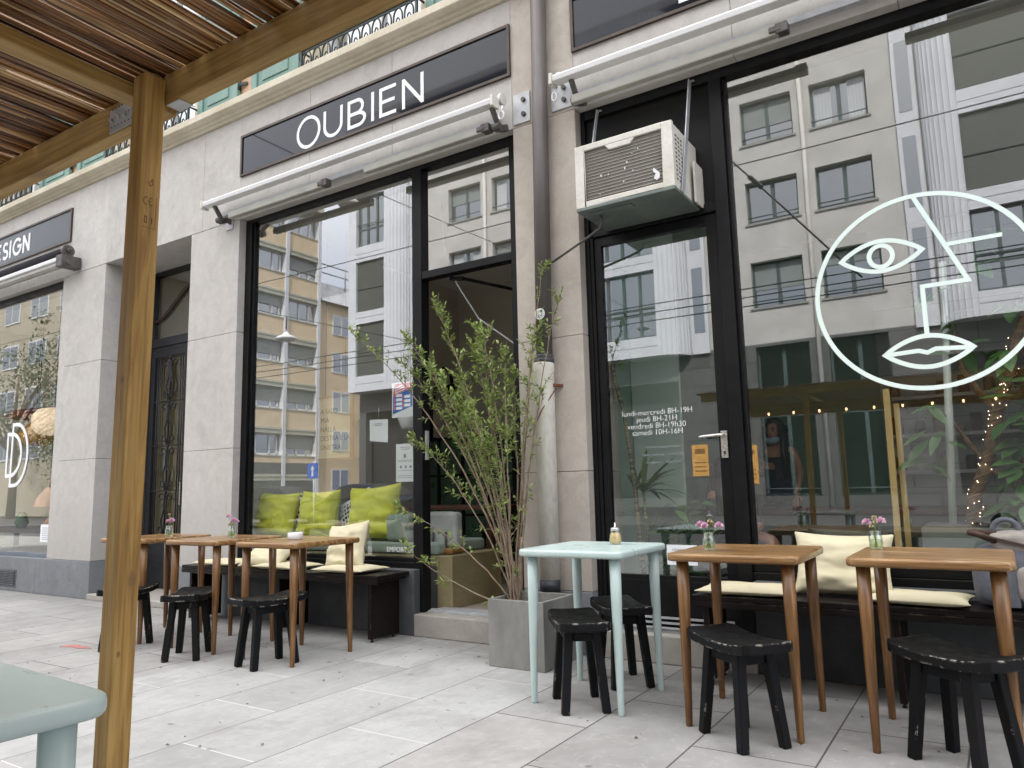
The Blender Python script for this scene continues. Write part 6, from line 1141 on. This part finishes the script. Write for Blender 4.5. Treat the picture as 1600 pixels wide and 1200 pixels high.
for wl, wr_, left, right in ((-23.55, -21.87, 0, 1), (-12.4, -9.3, 1, 1), (.1, 3.3, 1, 1), (12.7, 15.9, 1, 1)):
    bay = MB()
    def quarter(cx, sg):
        P = []; nfl = 9
        for i in range(nfl * 6 + 1):
            a_ = math.pi / 2 * i / (nfl * 6); rr = 1 - .035 * (math.sin(math.pi * (i % 6) / 6.0)) ** .5; P.append((cx + sg * .95 * math.sin(a_) * rr, YB - .76 + .76 * math.cos(a_) * rr))
        return P
    if right: q = quarter(wr_, 1); bay.prism([(wr_ - .001, YW), (wr_ - .001, YB)] + q[1:] + [(wr_ + .95, YW)], 5.45, 18.0, 'z')
    if left: q = quarter(wl, -1); bay.prism([(wl + .001, YW), (wl + .001, YB)] + q[1:] + [(wl - .95, YW)], 5.45, 18.0, 'z')
    else: bay.box(wl - .45, wl, YW - 3, YB, 5.45, 18.0)
    bay.build('fluted_corner', WHITEP, go)
    for z0, z1 in bands:
        q = MB(); zm_ = (z0 + z1) / 2; q.box(wl, wr_, YW, YB - .012, z0, zm_ - .012); q.box(wl, wr_, YW, YB - .012, zm_ + .012, z1); q.box(wl, wr_, YW, YB - .05, zm_ - .012, zm_ + .012); q.build('spandrel', WHITEP, go)
    for wi, (z0, z1) in enumerate(wz):
        q = MB(); ya, yb_ = YB - .24, YB - .16; nm = max(2, int(round((wr_ - wl) / .62))); zt_ = z0 + (z1 - z0) * .34
        for i in range(nm + 1): x = wl + (wr_ - wl) * i / nm; q.box(max(wl, x - .05), min(wr_, x + .05), ya, yb_, z0, z1)
        for z in (z0, zt_, z1 - .08): q.box(wl, wr_, ya + .01, yb_ - .01, z, z + .08)
        fo = q.build('bay_window', OPPFR, go); q = MB(); q.box(wl, wr_, ya + .02, ya + .035, z0, z1); q.build('pane', OPPGL, fo); q = MB(); q.tube([(wl, YB - .10, zt_ + .25), (wr_, YB - .10, zt_ + .25)], .025, 8); q.build('guard_rail', OPPFR, fo)
        q = MB()
        if wi in (0, 1) and wl < -20 or (wi in (1, 2) and wl > -1): q.box(wl + .01, wr_ - .01, yb_ + .03, yb_ + .05, z0 + (.02 if wi == 0 else .05), z1 - .02); q.build('slat_blind', BLIND, fo)
        elif wl < -1: q.box(wl + .1, wr_ - .1, yb_ - .06, yb_ - .05, z0 + .1, z1 - .1); q.build('curtain', CURT, fo)
    for sg, xx in ((1, wr_ + 1.0), (-1, wl - 1.6)):
        if (sg > 0 and right) or (sg < 0 and left):
            q = MB(); q.box(xx, xx + .6, YW + .002, YW + .12, 5.45, 18.0); q.build('side_panel', WHITEP, go)
            for z0, z1 in wz: q = MB(); q.box(xx + .12, xx + .48, YW + .11, YW + .135, z0 + .05, z1 - .05); q.build('side_window', OPPGL, go)
to = thing('apartment_block', 'tan and beige apartment block along a side street, mirrored in the cafe window', 'building', (-48, -27, 0)); XT = -42
b = MB(); b.box(-58, XT - .5, -34.0, -19.0, 0, 22.4); b.build('core', pm('block_core', S(170, 160, 140), None, 1, .9), to)
bayY = [-19.0, -22.8, -26.8, -30.9, -34.0]
for fl in range(7):
    zs_ = .35 + 3.3 * fl + .0
    z_s = zs_; 
    q = MB(); q.box(XT - .6, XT, -34.0, -19.0, z_s - 1.25, z_s); q.build('tan_parapet', TANS, to)
    q = MB(); q.box(XT - .6, XT + .06, -34.0, -19.0, z_s - 1.7, z_s - 1.252); q.box(XT - .6, XT + .10, -34.0, -19.0, z_s - 1.42, z_s - 1.36); q.box(XT - .6, XT + .05, -34, -19, z_s + .001, z_s + .07); q.build('slab_band', BEIGEB, to)
    for a, c in zip(bayY, bayY[1:]):
        q = MB(); n_ = 4
        for i in range(n_ + 1): y = a + .35 + (c - a - .5) * i / n_; q.box(XT - .38, XT - .28, y - .07, y + .07, z_s + .07, z_s + 1.6)
        q.box(XT - .38, XT - .28, c + .15, a - .35, z_s + .07, z_s + .2); q.box(XT - .38, XT - .28, c + .15, a - .35, z_s + 1.48, z_s + 1.6); fo = q.build('window', WHITE, to)
        q = MB(); q.box(XT - .36, XT - .345, c + .15, a - .35, z_s + .07, z_s + 1.6); q.build('pane', OPPGL, fo)
        k_ = rw.random(); q = MB()
        if k_ < .55: q.box(XT - .27, XT - .22, c + .12, a - .3, z_s + 1.6 - rw.choice((.75, 1.0, 1.0)), z_s + 1.6); q.build('roller_blind', BLINDL, fo)
        else: q.box(XT - .40, XT - .385, c + .2, a - .4, z_s + .1, z_s + 1.55); q.build('curtain', CURT, fo)
q = MB(); q.box(XT - .5, XT + .02, -34, -19, 0, 3.2); q.build('ground_floor', pm('dark_shop_floor', S(92, 94, 92), S(70, 72, 72), .6, .4), to)
for fl in range(6):
    for i in range(4): x = -56.5 + 3.6 * i; q = MB(); q.box(x, x + 2.2, -18.99, -18.93, 3.6 + 3.1 * fl, 5.2 + 3.1 * fl); w_o = q.build('window', WHITE, to); q = MB(); q.box(x + .1, x + 1.05, -18.929, -18.915, 3.7 + 3.1 * fl, 5.1 + 3.1 * fl); q.box(x + 1.15, x + 2.1, -18.929, -18.915, 3.7 + 3.1 * fl, 5.1 + 3.1 * fl); q.build('pane', OPPGL, w_o)
for y in bayY: q = MB(); q.box(XT - .4, XT + .14, y - .14, y + .14, 0, 22.4); q.build('white_rib', WHITEP, to)
q = MB(); q.box(-58, XT + .3, -34.2, -18.8, 22.402, 22.8); q.build('roof', BEIGEB, to)
to2 = thing('low_apartment_house', 'lower peach house with balconies and a sheeted roof, mirrored beyond the tan block', 'building', (-46, -40, 0))
b = MB(); b.box(-52, XT - .2, -50, -34.3, 0, 15.6); b.build('wall', TANS, to2)
for fl in range(5):
    z = 1.2 + 3.0 * fl
    for y in (-36.6, -41, -45.5): q = MB(); q.box(XT - .21, XT - .15, y - .9, y + .9, z, z + 1.6); q.box(XT - .19, XT - .13, y - .06, y + .06, z, z + 1.6); w_o = q.build('window', WHITE, to2); q = MB(); q.box(XT - .149, XT - .14, y - .8, y - .08, z + .1, z + 1.5); q.box(XT - .149, XT - .14, y + .08, y + .8, z + .1, z + 1.5); q.build('pane', OPPGL, w_o)
    q = MB(); q.box(XT - .2, XT + 1.0, -44, -38.6, z - .5, z - .35); q.box(XT + .9, XT + 1.0, -44, -38.6, z - .35, z + .6); q.build('balcony', BEIGEB, to2)
b = MB(); b.prism([(-52, 15.6), (XT + .2, 15.6), (XT - 1.5, 17.6), (-52, 18.4)], -50, -34.3, 'y'); b.build('roof', pm('plastic_sheeting', S(206, 206, 210), S(160, 162, 166), 1.2, .5, .4), to2)
b = MB(); [b.tube([(XT - 1.2, y, 17.0), (XT - 1.2, y, 19.2)], .06, 6) for y in (-35, -38, -41, -44)]; b.tube([(XT - 1.2, -34.6, 18.3), (XT - 1.2, -46, 18.3)], .06, 6); b.tube([(XT - 1.2, -34.6, 19.0), (XT - 1.2, -46, 19.0)], .06, 6); b.build('scaffold', GREYMETAL, to2)
# street trees far left, mirrored in the design shop window
def tree(label, x, y, H, rad, seed):
    rt = random.Random(seed); t = thing('street_tree', label, 'tree', (x, y, 0), 'street trees'); b = MB(); b.tube([(x, y, 0), (x + .1, y, H * .25), (x, y + .1, H * .5), (x - .05, y, H * .8)], [.22, .17, .12, .04], 10); tips = []
    for k in range(14): a = rt.uniform(0, 6.28); z0 = H * rt.uniform(.3, .6); tip = Vector((x + rad * .8 * math.cos(a), y + rad * .8 * math.sin(a), z0 + H * rt.uniform(.1, .4))); b.tube([(x, y, z0), ((x + tip.x) / 2, (y + tip.y) / 2, (z0 + tip.z) / 2 + .3), tip], [.07, .045, .015], 6); tips.append(tip)
    b.build('trunk', BARK2, t); lv_ = MB()
    for k in range(85):
        c = rt.choice(tips) + Vector((rt.gauss(0, rad * .34), rt.gauss(0, rad * .34), rt.gauss(-H * .06, H * .11)))
        for q in range(55): leaf(lv_, c + Vector((rt.gauss(0, .4), rt.gauss(0, .4), rt.gauss(0, .32))), (rt.uniform(-1, 1), rt.uniform(-1, 1), rt.uniform(-1, .6)), (0, 0, 1), rt.uniform(.18, .30), rt.uniform(.11, .17), .2, .2, 2)
    lv_.build('crown', LEAFT, t, merge=False)
tree('broad leafy street tree mirrored at the left edge of the design shop window', -46, -15.5, 10, 3.2, 4); tree('smaller leafy street tree mirrored low in the design shop window', -37.5, -15.8, 6.5, 2.2, 9)
# overhead lines and hanging street lamps
def wire_(label, pts, r_=.012): b = MB(); b.tube(pts, r_, 6); return tag(b.build('overhead_wire', BLACK), label, 'wire')
def sag(x0, x1, y, z, d=.25, n=24): return [(x0 + (x1 - x0) * i / n, y, z - d * 4 * (i / n) * (1 - i / n)) for i in range(n + 1)]
for i, (y, z, l) in enumerate(((-9.3, 4.42, 'lowest of the thin black overhead lines mirrored across the windows'), (-9.35, 4.60, 'second overhead line just above the lowest one'), (-9.4, 4.78, 'third overhead line of the close group over the street'), (-9.6, 7.35, 'higher single overhead line mirrored across the upper storeys'))): wire_(l, sag(-40, 30, y, z + .2, .3, 40))
wire_('slanting black span wire with insulators mirrored above the door handle post', [(-5.2, -9.4, 9.2), (-3.67, -9.4, 7.2), (-1.97, -9.4, 5.0), (-1.6, -9.35, 4.55)], .018)
t = thing('span_insulator', 'dark insulator clamp on the slanting span wire', 'insulator', (-3.3, -9.4, 6.7)); b = MB(); b.bar((-3.42, -9.4, 6.88), (-3.2, -9.4, 6.6), .09, .09); b.build('clamp', BLACK, t, bevel=.02)
for x, y, z, l in ((-14.0, -9.4, 8.75, 'grey hanging street lamp mirrored at the top of the cafe window'), (-17.9, -10.6, 5.75, 'white hanging street lamp mirrored before the tan block')):
    t = thing('hanging_street_lamp', l, 'street lamp', (x, y, z)); b = MB(); b.lathe([(.04, .22), (.07, .20), (.11, .14), (.30, .05), (.32, 0), (.26, -.04), (.04, -.06)], (x, y, z), 24); b.build('lamp_hood', CREAMMETAL if x > -16 else WHITE, t); b = MB(); b.tube([(x, y, z + .3), (x, y, z + .7)], .02, 8); b.tube([(x, -20.0, z + .9), (x, -10, z + .7), (x, .3, z + .8)], .012, 6); b.build('span_cable', BLACK, t)
t = thing('traffic_sign', 'square blue one way sign with a white arrow mirrored above the middle lime cushion', 'traffic sign', (-17.9, -11.76, 0)); b = MB(); b.tube([(-17.9, -11.8, -.1), (-17.9, -11.8, 2.05)], .03, 10); b.build('pole', GREYMETAL, t); b = MB(); b.box(-18.14, -17.68, -11.765, -11.75, 1.5, 1.97); b.build('plate', SIGNBLUE, t, bevel=.004); b = MB(); b.box(-17.945, -17.875, -11.749, -11.742, 1.56, 1.78); b.prism([(-18.0, 1.77), (-17.82, 1.77), (-17.91, 1.90)], -11.749, -11.742, 'y'); b.build('arrow', WHITE, t)

CARGL = pm('dark_car_glass', (.006, .007, .008), None, 3, .15, spec=.3)
def parked_car(label, x, y, paint, rz=0):
    t = thing('parked_car', label, 'car', (x, y, -.11), 'cars parked along the far kerb')
    side = [(-2.05, .32), (-2.1, .55), (-2.02, .80), (-1.35, .90), (-1.0, .93), (-.35, 1.36), (.15, 1.42), (.95, 1.38), (1.55, 1.02), (1.95, .92), (2.06, .62), (2.02, .32), (1.62, .30), (1.55, .52), (1.28, .63), (1.0, .52), (.93, .30), (-.95, .30), (-1.02, .52), (-1.28, .63), (-1.55, .52), (-1.62, .30)]
    b = MB(); n = len(side); vs = []
    for yy in (-.86, .86):
        for a, c in side: k = max(0, (c - .92)) * .42; vs.append((x + a, y + (yy - math.copysign(k, yy)), c - .11))
    b.add(vs, [tuple(range(n)), tuple(reversed(range(n, 2 * n)))] + [(i, i + n, (i + 1) % n + n, (i + 1) % n) for i in range(n)]); b.build('body', paint, t, bevel=.05, seg=3)
    for sg in (-1, 1):
        b = MB(); Y = lambda c: y + sg * (.862 - max(0, c - .92) * .42)
        for poly in ([(-.88, .96), (-.32, 1.30), (.22, 1.35), (.22, .97)], [(.30, .97), (.30, 1.35), (.90, 1.31), (1.32, 1.03)]): b.add([(x + a, Y(c) + sg * .004, c - .11) for a, c in poly], [(0, 1, 2, 3)]); b.add([(x + a, Y(c) - sg * .02, c - .11) for a, c in poly], [(3, 2, 1, 0)])
        b.build('side_window', CARGL, t)
    b = MB(); b.add([(x - .98, y - .74, .85), (x - .98, y + .74, .85), (x - .38, y + .62, 1.245), (x - .38, y - .62, 1.245)], [(0, 1, 2, 3)]); b.add([(x + 1.56, y - .74, .93), (x + 1.56, y + .74, .93), (x + .99, y + .62, 1.27), (x + .99, y - .62, 1.27)], [(0, 1, 2, 3)]); b.build('windscreen', CARGL, t)
    for a in (-1.28, 1.28):
        for sg in (-1, 1):
            b = MB(); b.tube([(x + a, y + sg * .66, .20), (x + a, y + sg * .86, .20)], .31, 24); wh = b.build('wheel', pm('tyre_rubber', (.02, .02, .02), None, 8, .8), t, bevel=.03); b = MB(); b.tube([(x + a, y + sg * .85, .20), (x + a, y + sg * .875, .20)], .19, 18); b.build('rim', CARGL, wh)
    for sg in (-.6, .6): b = MB(); b.box(x - 2.09, x - 2.0, y + sg - .16, y + sg + .16, .50, .62); b.build('headlight', CARGL, t, bevel=.02)
    return t
parked_car('dark grey hatchback parked across the street, mirrored behind the left lime cushion', -21.6, -13.3, pm('dark_grey_car_paint', (.02, .021, .023), (.023, .024, .026), 3, .5, spec=.15))
parked_car('black hatchback parked across the street, mirrored behind the sofa arm', -13.6, -13.3, pm('black_car_paint', (.010, .010, .012), None, 3, .5, spec=.15))
parked_car('dark blue hatchback parked across the street, mirrored behind the middle lime cushion', -17.3, -13.35, pm('blue_car_paint', (.014, .02, .04), None, 3, .5, spec=.15))

# folded wooden easel inside the face window, and two amber posters on the far piers
t = thing('wooden_easel', 'folded pale wooden easel of two slats leaning inside the face window', 'easel', (-.45, .4, .166))
EZ = ((-.472, 1.56), (-.482, .54), (-.436, 1.48), (-.44, .59))
for a, c, w_ in (((EZ[0][0], .36, EZ[0][1]), (EZ[1][0], .36, EZ[1][1]), .034), ((EZ[2][0], .46, EZ[2][1]), (EZ[3][0], .46, EZ[3][1]), .030)):
    a, c = Vector(a), Vector(c); c = a + (c - a) * ((a.z - .17) / (a.z - c.z)); b = MB(); b.bar(a, c, w_, .02, (0, 1, 0)); b.build('slat', pm('raw_pine_slat', S(206, 176, 118), S(188, 156, 98), 6, .6, .05, (1, 1, .1)), t, bevel=.002)
b = MB(); b.tube([(EZ[0][0] + .006, .36, EZ[0][1] - .05), (EZ[0][0] + .01, .46, EZ[0][1] - .05)], .008, 8); b.build('hinge_pin', DARKMETAL, t)
for l, x0, x1, z0, z1 in (('amber poster with a dark headline on the far grey pier, mirrored beside the door post', -6.80, -6.38, 1.0, 2.25), ('amber poster on the far wall mirrored in the glazed door', -8.55, -8.0, 1.3, 2.35)):
    t = thing('street_poster', l, 'poster', ((x0 + x1) / 2, YW + .02, z0)); b = MB(); b.box(x0, x1, YW + .012, YW + .022, z0, z1); b.build('sheet', ORANGEP, t); b = MB(); b.box(x0 + .1, x1 - .1, YW + .0225, YW + .025, z1 - .3, z1 - .14); [b.box(x0 + .08, x1 - .08, YW + .0225, YW + .025, z0 + .15 + .14 * i, z0 + .19 + .14 * i) for i in range(3)]; b.build('print', pm('brown_poster_print', S(142, 98, 44), S(126, 84, 36), 4, .7), t)
